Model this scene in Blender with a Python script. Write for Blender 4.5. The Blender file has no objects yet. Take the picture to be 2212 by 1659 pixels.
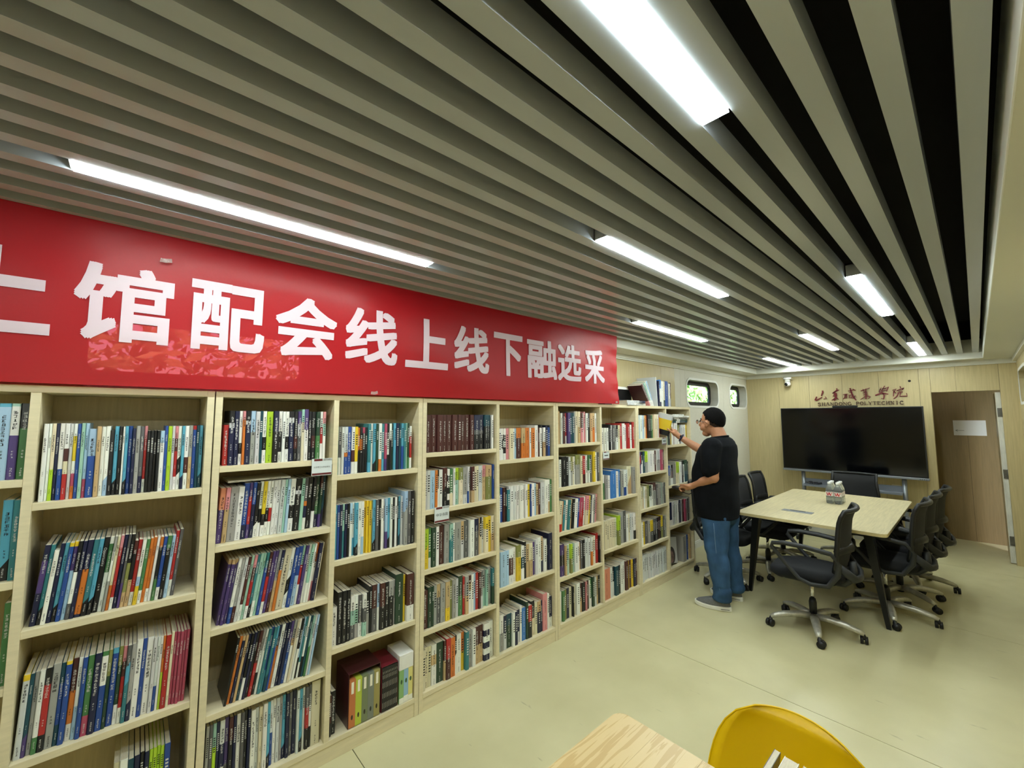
import bpy, bmesh, math, random, re
from mathutils import Vector, Matrix

# ---------------------------------------------------------------- camera, world, exposure
SC = bpy.context.scene
COL = SC.collection
CAM_H = 1.62
FPX, YAW, PITCH, ROLL = 897.35, 0.838962, 0.0812868, -0.0019782
def cam_axes():
    f = Vector((math.cos(PITCH)*math.cos(YAW), math.cos(PITCH)*math.sin(YAW), math.sin(PITCH)))
    r = Vector((math.sin(YAW), -math.cos(YAW), 0))
    u = r.cross(f)
    return math.cos(ROLL)*r + math.sin(ROLL)*u, -math.sin(ROLL)*r + math.cos(ROLL)*u, f
CR, CU, CF = cam_axes()
cd = bpy.data.cameras.new('camera')
cd.sensor_fit = 'HORIZONTAL'; cd.sensor_width = 36.0; cd.lens = FPX/2212*36.0
cd.clip_start = 0.02; cd.clip_end = 200
cam = bpy.data.objects.new('camera', cd); COL.objects.link(cam)
m = Matrix((CR, CU, -CF)).transposed().to_4x4(); m.translation = (0, 0, CAM_H)
cam.matrix_world = m
SC.camera = cam

wd = bpy.data.worlds.new('sky'); SC.world = wd; wd.use_nodes = True
nt = wd.node_tree; nt.nodes.clear()
wo = nt.nodes.new('ShaderNodeOutputWorld'); wb = nt.nodes.new('ShaderNodeBackground')
sk = nt.nodes.new('ShaderNodeTexSky'); sk.sky_type = 'NISHITA'; sk.sun_disc = False
sk.sun_elevation = math.radians(48); sk.sun_rotation = math.radians(200); sk.dust_density = 3.0
nt.links.new(sk.outputs[0], wb.inputs[0]); nt.links.new(wb.outputs[0], wo.inputs[0])
wb.inputs[1].default_value = 1.6

LAMP = 56.0                                                       # strength of the ceiling lamp diffusers
vs = SC.view_settings
vs.view_transform = 'Standard'; vs.look = 'None'; vs.gamma = 1.0; vs.exposure = 0.12
vs.use_curve_mapping = False
SC.display_settings.display_device = 'sRGB'
SC.cycles.max_bounces = 8; SC.cycles.diffuse_bounces = 5; SC.cycles.transparent_max_bounces = 16
SC.cycles.caustics_reflective = False; SC.cycles.caustics_refractive = False
SC.cycles.sample_clamp_indirect = 6.0

# ---------------------------------------------------------------- helpers
RND = random.Random(7)
def lin(c):
    return tuple((v/255/12.92 if v/255 <= .04045 else ((v/255+.055)/1.055)**2.4) for v in c)
def rgb(*c): return lin(c)+(1,)
MATS = {}
def mat(name, col, rough=.5, metal=0, spec=.5, noise=None, nscale=(1, 1, 1), namt=.15, bump=0, emit=0, trans=0, alpha=1, ior=1.45, coat=0, sheen=0, detail=4):
    if name in MATS: return MATS[name]
    M = bpy.data.materials.new(name); M.use_nodes = True
    n = M.node_tree; p = n.nodes['Principled BSDF']; MATS[name] = M
    base = rgb(*col) if len(col) == 3 else col
    p.inputs['Base Color'].default_value = base
    p.inputs['Roughness'].default_value = rough; p.inputs['Metallic'].default_value = metal
    p.inputs['Specular IOR Level'].default_value = spec; p.inputs['IOR'].default_value = ior
    p.inputs['Transmission Weight'].default_value = trans; p.inputs['Alpha'].default_value = alpha
    p.inputs['Coat Weight'].default_value = coat; p.inputs['Sheen Weight'].default_value = sheen
    if emit:
        p.inputs['Emission Color'].default_value = base; p.inputs['Emission Strength'].default_value = emit
    if noise:
        tc = n.nodes.new('ShaderNodeTexCoord'); mp = n.nodes.new('ShaderNodeMapping'); nz = n.nodes.new('ShaderNodeTexNoise')
        mp.inputs['Scale'].default_value = nscale; nz.inputs['Scale'].default_value = noise; nz.inputs['Detail'].default_value = detail
        nz.inputs['Roughness'].default_value = .6
        n.links.new(tc.outputs['Object'], mp.inputs[0]); n.links.new(mp.outputs[0], nz.inputs['Vector'])
        rp = n.nodes.new('ShaderNodeValToRGB'); rp.color_ramp.elements[0].position = .3; rp.color_ramp.elements[1].position = .7
        rp.color_ramp.elements[0].color = tuple(v*(1-namt) for v in base[:3])+(1,)
        rp.color_ramp.elements[1].color = tuple(min(1, v*(1+namt)) for v in base[:3])+(1,)
        n.links.new(nz.outputs[0], rp.inputs[0]); n.links.new(rp.outputs[0], p.inputs['Base Color'])
        if bump:
            b = n.nodes.new('ShaderNodeBump'); b.inputs['Strength'].default_value = bump; b.inputs['Distance'].default_value = .002
            n.links.new(nz.outputs[0], b.inputs['Height']); n.links.new(b.outputs[0], p.inputs['Normal'])
    return M
def attr_mat(name, rough, spec=.4, bumpy=0):
    M = bpy.data.materials.new(name); M.use_nodes = True; n = M.node_tree; p = n.nodes['Principled BSDF']; MATS[name] = M
    a = n.nodes.new('ShaderNodeAttribute'); a.attribute_name = 'col'
    n.links.new(a.outputs['Color'], p.inputs['Base Color'])
    p.inputs['Roughness'].default_value = rough; p.inputs['Specular IOR Level'].default_value = spec
    return M

class MB:
    """collects faces (optionally with a colour and a material slot) for one mesh object"""
    def __init__(s): s.v = []; s.f = []; s.c = []; s.mi = []; s.sm = []
    def add(s, vs, fs, col=None, mi=0, smooth=False, M=None):
        o = len(s.v)
        for p in vs:
            p = Vector(p)
            s.v.append(tuple(M @ p) if M is not None else tuple(p))
        for f in fs:
            s.f.append(tuple(i+o for i in f)); s.c.append(col); s.mi.append(mi); s.sm.append(smooth)
    def box(s, a, b, col=None, mi=0, M=None, bev=0):
        x0, y0, z0 = a; x1, y1, z1 = b
        if bev:
            bm = bmesh.new(); bmesh.ops.create_cube(bm, size=1)
            for v in bm.verts: v.co = Vector(((x0+x1)/2+v.co.x*(x1-x0), (y0+y1)/2+v.co.y*(y1-y0), (z0+z1)/2+v.co.z*(z1-z0)))
            bmesh.ops.bevel(bm, geom=bm.edges[:], offset=bev, segments=2, profile=.5, affect='EDGES')
            s.bm(bm, col, mi, M); return
        s.add([(x0,y0,z0),(x1,y0,z0),(x1,y1,z0),(x0,y1,z0),(x0,y0,z1),(x1,y0,z1),(x1,y1,z1),(x0,y1,z1)],
              [(0,3,2,1),(4,5,6,7),(0,1,5,4),(1,2,6,5),(2,3,7,6),(3,0,4,7)], col, mi, False, M)
    def bm(s, bm, col=None, mi=0, M=None, smooth=False):
        bm.verts.index_update()
        s.add([v.co.copy() for v in bm.verts], [tuple(v.index for v in f.verts) for f in bm.faces], col, mi, smooth, M); bm.free()
    def tube(s, pts, r, seg=10, col=None, mi=0, M=None, closed=False, flat=1.0, smooth=True):
        pts = [Vector(p) for p in pts]; n = len(pts)
        rr = r if isinstance(r, (list, tuple)) else [r]*n
        rings = []; up = None
        for i, p in enumerate(pts):
            a = pts[i-1] if (i or closed) else pts[0]; b = pts[(i+1) % n] if (i < n-1 or closed) else pts[-1]
            t = (b-a).normalized()
            if up is None:
                up = Vector((0, 0, 1)) if abs(t.z) < .9 else Vector((1, 0, 0))
            x = t.cross(up).normalized(); up = x.cross(t).normalized()
            rings.append([p+(x*math.cos(2*math.pi*k/seg)+up*math.sin(2*math.pi*k/seg)*flat)*rr[i] for k in range(seg)])
        V = [q for R in rings for q in R]; F = []
        m_ = n if closed else n-1
        for i in range(m_):
            j = (i+1) % n
            for k in range(seg):
                F.append((i*seg+k, i*seg+(k+1) % seg, j*seg+(k+1) % seg, j*seg+k))
        if not closed:
            F.append(tuple(range(seg))[::-1]); F.append(tuple((n-1)*seg+k for k in range(seg)))
        s.add(V, F, col, mi, smooth, M)
    def lathe(s, prof, seg=20, c=(0, 0, 0), col=None, mi=0, M=None, smooth=True):
        V = []; F = []; n = len(prof)
        for r, z in prof:
            for k in range(seg):
                a = 2*math.pi*k/seg; V.append((c[0]+r*math.cos(a), c[1]+r*math.sin(a), c[2]+z))
        for i in range(n-1):
            for k in range(seg): F.append((i*seg+k, i*seg+(k+1) % seg, (i+1)*seg+(k+1) % seg, (i+1)*seg+k))
        F.append(tuple(range(seg))[::-1]); F.append(tuple((n-1)*seg+k for k in range(seg)))
        s.add(V, F, col, mi, smooth, M)
    def ball(s, c, r, col=None, mi=0, M=None, seg=12):
        bm = bmesh.new(); bmesh.ops.create_uvsphere(bm, u_segments=seg, v_segments=max(6, seg//2+2), radius=1)
        rr = r if isinstance(r, (list, tuple)) else (r, r, r)
        for v in bm.verts: v.co = Vector((c[0]+v.co.x*rr[0], c[1]+v.co.y*rr[1], c[2]+v.co.z*rr[2]))
        s.bm(bm, col, mi, M, True)
    def extr(s, poly, ax, a, b, col=None, mi=0, M=None):
        """extrude a 2-D polygon along axis ax from a to b; poly in the other two axes (cyclic order)"""
        n = len(poly)
        def P(q, t):
            return {0: (t, q[0], q[1]), 1: (q[0], t, q[1]), 2: (q[0], q[1], t)}[ax]
        V = [P(q, a) for q in poly]+[P(q, b) for q in poly]
        F = [tuple(range(n))[::-1], tuple(range(n, 2*n))]+[(i, (i+1) % n, n+(i+1) % n, n+i) for i in range(n)]
        s.add(V, F, col, mi, False, M)
    def build(s, name, mats, parent=None, loc=None, rotz=0):
        me = bpy.data.meshes.new(name); me.from_pydata(s.v, [], s.f)
        for M in (mats if isinstance(mats, (list, tuple)) else [mats]): me.materials.append(M)
        me.polygons.foreach_set('material_index', s.mi); me.polygons.foreach_set('use_smooth', s.sm)
        if any(c is not None for c in s.c):
            at = me.color_attributes.new('col', 'FLOAT_COLOR', 'CORNER'); buf = []
            for f, c in zip(s.f, s.c): buf += list((c or (.5, .5, .5)))[:3]*0 + (list((c or (.5,.5,.5))[:3])+[1.0])*len(f)
            at.data.foreach_set('color', buf)
        me.update()
        o = bpy.data.objects.new(name, me); COL.objects.link(o)
        if parent: o.parent = parent
        if loc: o.location = loc
        if rotz: o.rotation_euler = (0, 0, rotz)
        return o
def fix_normals(o):
    bm = bmesh.new(); bm.from_mesh(o.data); bmesh.ops.recalc_face_normals(bm, faces=bm.faces[:]); bm.to_mesh(o.data); bm.free(); return o
def tag(o, label, cat, group=None, kind=None):
    if label: o['label'] = label
    if cat: o['category'] = cat
    if group: o['group'] = group
    if kind: o['kind'] = kind
    return o
def struct(o, label=None):
    o['kind'] = 'structure'
    if label: o['label'] = label
    return o
def empty(name, loc=(0, 0, 0), rotz=0):
    o = bpy.data.objects.new(name, None); COL.objects.link(o); o.location = loc; o.rotation_euler = (0, 0, rotz); o.empty_display_size = .1
    return o
def copy_tree(o, parent=None):
    c = o.copy(); COL.objects.link(c); c.parent = parent
    for ch in list(o.children): copy_tree(ch, c)
    return c
GL = {}
_fc = bpy.data.curves.new('glyphs', 'FONT'); _fo = bpy.data.objects.new('glyphs', _fc)
def glyph(ch, off=0.0):
    """triangles of one character in a unit em, from Blender's own built-in font"""
    k = (ch, off)
    if k not in GL:
        _fc.body = ch; _fc.offset = off; _fc.resolution_u = 3
        if _fo.name not in COL.objects: COL.objects.link(_fo)
        bpy.context.view_layer.update()
        ev = _fo.evaluated_get(bpy.context.evaluated_depsgraph_get()); me = ev.to_mesh()
        V = [(v.co.x, v.co.y) for v in me.vertices]; F = [tuple(p.vertices) for p in me.polygons]
        ev.to_mesh_clear(); GL[k] = (V, F)
    return GL[k]
def put_glyph(mb, ch, frame, box, off=0.0, col=None, mi=0):
    """fit a character into box (u0,v0,u1,v1); frame maps (u,v) to a point"""
    V, F = glyph(ch, off)
    if not V: return
    x0 = min(v[0] for v in V); x1 = max(v[0] for v in V); y0 = min(v[1] for v in V); y1 = max(v[1] for v in V)
    u0, v0, u1, v1 = box
    mb.add([frame(u0+(x-x0)/max(x1-x0, 1e-6)*(u1-u0), v0+(y-y0)/max(y1-y0, 1e-6)*(v1-v0)) for x, y in V], F, col, mi)
def rrect(x0, y0, x1, y1, r, n=6):
    P = []
    for cx, cy, a0 in ((x1-r, y1-r, 0), (x0+r, y1-r, 90), (x0+r, y0+r, 180), (x1-r, y0+r, 270)):
        for k in range(n+1):
            a = math.radians(a0+90*k/n); P.append((cx+r*math.cos(a), cy+r*math.sin(a)))
    return P
def holed(outer, holes, depth):
    """flat plate with holes as a mesh: 2-D curve fill, extruded; returns verts (u,v,w) and faces"""
    cu = bpy.data.curves.new('plate', 'CURVE'); cu.dimensions = '2D'; cu.fill_mode = 'BOTH'; cu.extrude = depth/2
    for L in [outer]+holes:
        sp = cu.splines.new('POLY'); sp.points.add(len(L)-1); sp.use_cyclic_u = True
        for p, q in zip(sp.points, L): p.co = (q[0], q[1], 0, 1)
    o = bpy.data.objects.new('plate', cu); COL.objects.link(o); bpy.context.view_layer.update()
    ev = o.evaluated_get(bpy.context.evaluated_depsgraph_get()); me = ev.to_mesh()
    V = [tuple(v.co) for v in me.vertices]; F = [tuple(p.vertices) for p in me.polygons]
    ev.to_mesh_clear(); bpy.data.objects.remove(o); bpy.data.curves.remove(cu)
    return V, F

# ---------------------------------------------------------------- materials
M_SHELF = mat('pale_oak_board', (214, 203, 170), .45, noise=6, nscale=(1.2, 1.2, 10), namt=.07)
M_SHELFH = mat('pale_oak_board_lengthwise', (214, 203, 170), .42, noise=6, nscale=(1.2, 10, 10), namt=.07)
M_SHELFB = mat('oak_back_board', (192, 178, 140), .5, noise=8, nscale=(9, 1, .6), namt=.1)
M_WALLW = mat('oak_wall_panel', (190, 175, 132), .35, noise=7, nscale=(10, 10, .5), namt=.1, spec=.4)
M_WHITEW = mat('off_white_wall_panel', (205, 202, 188), .45, noise=30, namt=.03)
M_SLAT = mat('grey_white_coated_metal', (174, 182, 192), .22, spec=.55, noise=3, nscale=(.4, 3, 3), namt=.03)
M_SOFF = mat('soffit_paint', (220, 221, 212), .5)
M_BLACK = mat('black_plenum', (7, 8, 10), .9)
M_FLOOR = None
M_WHITE = mat('white_plastic', (232, 232, 228), .35)
M_TRIMW = mat('white_trim', (226, 226, 222), .4)
M_BLKP = mat('black_plastic', (16, 17, 18), .42)
M_BLKF = mat('black_fabric', (14, 16, 20), .9, noise=90, namt=.3, bump=.3, sheen=0)
M_CHROME = mat('chrome_in_hazy_film', (186, 185, 174), .38, metal=.55, noise=22, namt=.2, bump=.5)
M_CHR2 = mat('polished_chrome', (215, 215, 212), .12, metal=1)
M_SILV = mat('silver_frame', (140, 145, 152), .35, metal=.6)
M_GLASSD = mat('dark_screen', (4, 5, 7), .12, spec=.5)
M_GLASS = mat('window_glass', (240, 250, 245), .02, trans=1, alpha=1, ior=1.02)
M_RUBBER = mat('black_rubber_gasket', (14, 15, 16), .5)
M_PAGES = mat('paper_pages', (205, 198, 178), .8, noise=60, nscale=(14, 1, 1), namt=.12)
M_COVER = attr_mat('printed_book_cover', .32, .45)
M_PRINT = attr_mat('printed_ink', .5, .3)
M_RED = None

# ---------------------------------------------------------------- the room
XB, YL, YR, XF = 7.228, 2.43, -0.335, -2.6
ZS = 2.35                                                          # underside of the ceiling slats
def floor_mat():
    M = bpy.data.materials.new('olive_cream_vinyl'); M.use_nodes = True; n = M.node_tree; p = n.nodes['Principled BSDF']
    tc = n.nodes.new('ShaderNodeTexCoord')
    def noise(scale, det, mp=None):
        z = n.nodes.new('ShaderNodeTexNoise'); z.inputs['Scale'].default_value = scale; z.inputs['Detail'].default_value = det
        if mp:
            q = n.nodes.new('ShaderNodeMapping'); q.inputs['Scale'].default_value = mp; q.inputs['Rotation'].default_value = (0, 0, .5)
            n.links.new(tc.outputs['Object'], q.inputs[0]); n.links.new(q.outputs[0], z.inputs['Vector'])
        else: n.links.new(tc.outputs['Object'], z.inputs['Vector'])
        return z
    a = noise(2.2, 6); r = n.nodes.new('ShaderNodeValToRGB')
    r.color_ramp.elements[0].position = .3; r.color_ramp.elements[1].position = .72
    r.color_ramp.elements[0].color = rgb(190, 184, 144); r.color_ramp.elements[1].color = rgb(206, 200, 160)
    n.links.new(a.outputs[0], r.inputs[0])
    b = noise(26, 3, (1, .22, 1)); r2 = n.nodes.new('ShaderNodeValToRGB')          # scuffs
    r2.color_ramp.elements[0].position = .705; r2.color_ramp.elements[1].position = .76
    r2.color_ramp.elements[0].color = (0, 0, 0, 1); r2.color_ramp.elements[1].color = (.4, .4, .4, 1)
    n.links.new(b.outputs[0], r2.inputs[0])
    mx = n.nodes.new('ShaderNodeMixRGB'); mx.inputs[2].default_value = rgb(120, 116, 92)
    n.links.new(r2.outputs[0], mx.inputs[0]); n.links.new(r.outputs[0], mx.inputs[1]); n.links.new(mx.outputs[0], p.inputs['Base Color'])
    c = noise(9, 4); r3 = n.nodes.new('ShaderNodeMapRange'); r3.inputs[3].default_value = .24; r3.inputs[4].default_value = .42
    n.links.new(c.outputs[0], r3.inputs[0]); n.links.new(r3.outputs[0], p.inputs['Roughness'])
    p.inputs['Specular IOR Level'].default_value = .45
    return M
M_FLOOR = floor_mat()
mb = MB(); mb.box((XF, YR-.12, -.12), (9.2, YL+.12, -.004)); fl = struct(mb.build('floor', mat('dark_seam_base', (60, 56, 44), .9)))  # dark base that shows as thin joints between the floor sheets
seams = [XF, -1.12, .87, 2.858, 4.775, 6.72, 9.2]
for a, b in zip(seams, seams[1:]):
    mb = MB(); mb.box((a+.002, YR, -.004), (b-.002, YL, 0)); mb.build('floor_sheet', M_FLOOR, fl)

# ceiling: black void with metal slats below it
mb = MB(); mb.box((XF, YR-.12, 2.72), (XB+.1, YL+.12, 2.8)); ce = struct(mb.build('ceiling', M_BLACK))
mb = MB()
mb.box((XF, YL-.005, 2.5), (XB, YL+.12, 2.72)); mb.box((XF, YR-.12, 2.5), (XB, YR+.005, 2.72)); mb.box((XB-.22, YR, 2.5), (XB+.1, YL, 2.72))
mb.build('void_side', M_BLACK, ce)
for k in range(19):
    y0 = -.065+.12*k; mb = MB(); t = .0016
    mb.box((XF, y0, ZS), (7.0, y0+.05, ZS+t)); mb.box((XF, y0, ZS+t), (7.0, y0+t, ZS+.075)); mb.box((XF, y0+.05-t, ZS+t), (7.0, y0+.05, ZS+.075))
    mb.box((XF, y0+t, ZS+.0735), (7.0, y0+.05-t, ZS+.075))
    mb.build('slat', M_SLAT, ce)
SOFZ = 2.277
for nm, a, b in (('soffit_border', (7.0, YR, SOFZ), (XB+.06, YL, 2.5)), ('soffit_border', (XF, 2.2, SOFZ), (7.0, YL, 2.5)), ('soffit_border', (XF, YR, SOFZ), (7.0, -.09, 2.5))):
    mb = MB(); mb.box(a, b, bev=.004); mb.build(nm, M_SOFF, ce)
mb = MB(); mb.box((XB-.03, YR, 2.236), (XB, YL, SOFZ)); mb.box((XB-.018, YR, 2.222), (XB, YL, 2.236)); struct(mb.build('trim_1', M_SOFF))
mb = MB(); mb.box((XF, YL-.03, 2.236), (XB-.03, YL, SOFZ)); mb.box((XF, YL-.018, 2.222), (XB-.03, YL, 2.236)); struct(mb.build('trim_2', M_SOFF))
mb = MB(); mb.box((XF, YR, 2.236), (XB-.03, YR+.03, SOFZ)); struct(mb.build('trim_3', M_SOFF))

# lamps set into the gaps between slats
lamps = [('A', .38, -.2, 1.018), ('A', .38, 2.72, 3.98), ('A', .38, 5.62, 6.88), ('B', .98, -1.62, -.38), ('B', .98, 1.37, 2.61), ('B', .98, 4.35, 5.62),
         ('C', 1.70, -.185, 1.003), ('C', 1.70, 2.8, 4.02), ('C', 1.70, 5.75, 6.97)]
M_DIFF = mat('lit_lamp_diffuser', (244, 255, 250), .4, emit=LAMP)
LAMPLAB = {0: 'nearest bright strip lamp, cut by the top edge of the picture', 1: 'strip lamp in the right-hand row between wide black gaps', 2: 'far strip lamp in the right-hand row, ending at the back soffit',
           3: 'strip lamp in the middle row behind the photographer', 4: 'long strip lamp in the middle of the ceiling, before the banner end', 5: 'short-looking far strip lamp in the middle of the slatted ceiling',
           6: 'longest-looking strip lamp directly above the red banner', 7: 'strip lamp just past the right end of the red banner', 8: 'farthest strip lamp near the left window corner'}
for i, (row, yc, xa, xb) in enumerate(lamps):
    e = empty('ceiling_lamp', ((xa+xb)/2, yc, ZS)); L = (xb-xa)/2
    mb = MB(); w = .0335
    mb.box((-L, -w, .002), (L, -w+.004, .07)); mb.box((-L, w-.004, .002), (L, w, .07)); mb.box((-L, -w, .062), (L, w, .07))
    mb.box((-L, -w, .002), (-L+.012, w, .07)); mb.box((L-.012, -w, .002), (L, w, .07))
    mb.build('housing', mat('lamp_aluminium', (205, 208, 205), .3, metal=.5), e)
    mb = MB(); mb.box((-L+.006, -w+.003, -.003), (L-.006, w-.003, .0015)); mb.build('diffuser', M_DIFF, e)
    tag(e, LAMPLAB[i], 'lamp', 'strip lamps between the ceiling slats')

# walls
WIN = [(-.23, .72), (5.16, 6.11), (6.55, 7.2)]
WZ0, WZ1 = 1.775, 2.105
def plate(name, u0, u1, y, d, holes, M, parent, v0=0, v1=2.26):
    V, F = holed([(u0, v0), (u1, v0), (u1, v1), (u0, v1)], holes, d)
    mb = MB(); mb.add([(p[0], y+d/2+p[2], p[1]) for p in V], F); return fix_normals(mb.build(name, M, parent))
wl = MB(); wl.box((XF, YL+.125, -.1), (-.4, YL+.15, 2.3)); wl.box((.9, YL+.125, -.1), (4.9, YL+.15, 2.3)); wl.box((-.4, YL+.125, -.1), (.9, YL+.15, 1.6)); wl.box((4.9, YL+.125, -.1), (XB+.1, YL+.15, 1.6))
wl.box((-.4, YL+.125, 2.2), (.9, YL+.15, 2.3)); wl.box((4.9, YL+.125, 2.2), (XB+.1, YL+.15, 2.3)); wl.box((6.2, YL+.125, 1.6), (6.45, YL+.15, 2.2))
wl = struct(wl.build('wall_left', M_WHITEW))
for a, b in ((XF, -.6), (-.6, .95), (.95, 2.2), (2.2, 3.4), (3.4, 4.52), (4.52, 4.847)):
    plate('panel', a, b-.002, YL, .12, [rrect(w0, WZ0, w1, WZ1, .1) for w0, w1 in WIN if a < w0 < b], M_WALLW, wl)
for a, b in ((4.847, 4.99), (4.99, 5.12), (5.12, 6.3), (6.3, 7.24)):
    plate('panel', a, b-.0015, YL, .12, [rrect(w0, WZ0, w1, WZ1, .1) for w0, w1 in WIN if a < w0 < b], M_WHITEW, wl)
def window(n, y, w0, w1, sgn):
    e = struct(empty('window_%d' % n, ((w0+w1)/2, y, WZ0)))
    cx = (w0+w1)/2
    def ring(nm, o, i, r, ya, yb, M):
        V, F = holed(rrect(w0-o-cx, -o, w1+o-cx, WZ1-WZ0+o, r+o), [rrect(w0+i-cx, i, w1-i-cx, WZ1-WZ0-i, max(.03, r-i))], abs(yb-ya))
        mb = MB(); mb.add([(p[0], sgn*(ya+yb)/2+p[2], p[1]) for p in V], F); fix_normals(mb.build(nm, M, e))
    ring('rim', .028, 0, .1, -.006, 0, M_TRIMW)
    ring('gasket', 0, .055, .1, .1, .122, M_RUBBER)
    mb = MB(); mb.extr([(p[0], p[1]) for p in rrect(w0+.05-cx, .05, w1-.05-cx, WZ1-WZ0-.05, .06)], 1, sgn*.108, sgn*.112); fix_normals(mb.build('pane', M_GLASS, e))
for i, (a, b) in enumerate(WIN): window(i+1, YL, a, b, 1)
wr = MB(); wr.box((XF, YR-.14, -.1), (XB+.1, YR-.12, 1.7)); wr.box((XF, YR-.14, 2.2), (XB+.1, YR-.12, 2.6)); wr = struct(wr.build('wall_right', M_WHITEW))
WINR = [(-.9, .05), (1.3, 2.25), (3.4, 4.35), (4.75, 5.7), (6.1, 7.05)]
bounds = [XF, -1.1, .3, 2.6, 4.55, 5.9, 7.24]
for a, b in zip(bounds, bounds[1:]):
    V, F = holed([(a, 0), (b-.002, 0), (b-.002, 2.26), (a, 2.26)], [rrect(w0, WZ0, w1, WZ1, .1) for w0, w1 in WINR if a < w0 < b], .12)
    mb = MB(); mb.add([(p[0], YR-.06+p[2], p[1]) for p in V], F); fix_normals(mb.build('panel', M_WALLW if a < 6 else M_WALLW, wr))
for i, (a, b) in enumerate(WINR): window(i+4, YR, a, b, -1)
mb = MB(); mb.box((XF-.1, YR-.14, -.1), (XF, YL+.15, 2.8)); struct(mb.build('wall_front', M_WALLW))
# back wall with the door opening
DY0, DY1, DZ = -.2, .351, 1.922
mb = MB(); mb.box((XB+.045, DY1, 0), (XB+.085, YL, 2.3)); mb.box((XB+.045, DY0, DZ), (XB+.085, DY1, 2.3)); mb.box((XB+.045, YR, 0), (XB+.085, DY0, 2.3))
wbk = struct(mb.build('wall_back', M_WALLW))
ys = [2.43, 1.98, 1.595, 1.216, .83, .451, DY1]
for a, b in zip(ys, ys[1:]):
    mb = MB(); mb.box((XB, b+.0012, 0), (XB+.045, a-.0012, 2.26)); mb.build('panel', M_WALLW, wbk)
for a, b in ((DY1, .136), (.136, DY0)):
    mb = MB(); mb.box((XB, b+.0012, DZ), (XB+.045, a-.0012, 2.26)); mb.build('panel', M_WALLW, wbk)
mb = MB(); mb.box((XB, YR, 0), (XB+.045, DY0-.0012, 2.26)); mb.build('panel', M_WALLW, wbk)
def baseboard(nm, a, b, ax):
    mb = MB(); h = .085
    if ax == 1: mb.box((XB-.012, a, 0), (XB, b, h-.02)); mb.box((XB-.008, a, h-.02), (XB, b, h))
    else: mb.box((a, YL-.012, 0), (b, YL, h-.02)); mb.box((a, YL-.008, h-.02), (b, YL, h))
    struct(mb.build(nm, M_TRIMW))
baseboard('baseboard_back', DY1, YL-.012, 1); baseboard('baseboard_left', 4.63, XB, 0)
# passage behind the door
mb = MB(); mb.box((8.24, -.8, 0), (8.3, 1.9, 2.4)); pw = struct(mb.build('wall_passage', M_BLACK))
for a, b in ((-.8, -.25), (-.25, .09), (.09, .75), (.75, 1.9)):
    mb = MB(); mb.box((8.232, a+.001, 0), (8.24, b-.001, 2.4)); mb.build('panel', mat('shade_tinted_oak_panel', (132, 112, 76), .5, noise=7, nscale=(10, 10, .5), namt=.1), pw)  # passage shade painted into a darker oak colour
mb = MB(); mb.box((XB+.085, -.9, 2.4), (8.3, 1.9, 2.46)); mb.box((XB+.085, -.9, 0), (8.3, -.8, 2.4)); mb.box((XB+.085, 1.9, 0), (8.3, 2.0, 2.4)); struct(mb.build('trim_4', M_WHITEW))
mb = MB(); mb.box((XB+.085, -.8, -.12), (9.2, YR-.12, 0)); struct(mb.build('trim_5', M_FLOOR))
# open door leaf seen on its hinged edge
dr = struct(empty('door_1', (XB+.05, -.18, 0)))
mb = MB(); mb.box((.0, -.02, .012), (.6, .022, 1.9)); mb.build('leaf', M_WALLW, dr)
mb = MB(); mb.box((-.006, -.019, .012), (0, .021, 1.9)); mb.build('raw_edge', mat('worn_white_edge', (206, 206, 198), .7, noise=40, nscale=(1, 1, .15), namt=.16), dr)
for z in (.25, .98, 1.67):
    mb = MB(); mb.box((-.012, -.024, z-.05), (-.006, .014, z+.05)); mb.tube([(-.012, -.022, z-.052), (-.012, -.022, z+.052)], .005, 8)
    for q in (-.03, 0, .03): mb.tube([(-.013, -.002, z+q), (-.0115, -.002, z+q)], .004, 6, col=None)
    mb.build('hinge', mat('steel_hinge', (110, 108, 102), .4, metal=.8), dr)
# paper sign with an arrow on the passage wall
e = empty('paper_sign', (8.23, .068, 1.374))
mb = MB(); mb.box((-.001, -.148, 0), (0, .147, .2)); mb.build('sheet', mat('white_paper', (214, 214, 212), .8), e)
mb = MB(); y0, z0 = .13, .065
mb.box((-.0016, .05, z0-.002), (-.0012, y0, z0+.002))
for s in (1, -1): mb.add([(-.0016, y0, z0), (-.0016, y0-.02, z0+s*.014), (-.0016, y0-.023, z0+s*.011), (-.0016, y0-.004, z0)], [(0, 1, 2, 3)])
mb.build('arrow', mat('dark_ink', (40, 40, 42), .7), e)
tag(e, 'white paper sheet with a left-pointing arrow on the wall beyond the doorway', 'sign')

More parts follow.
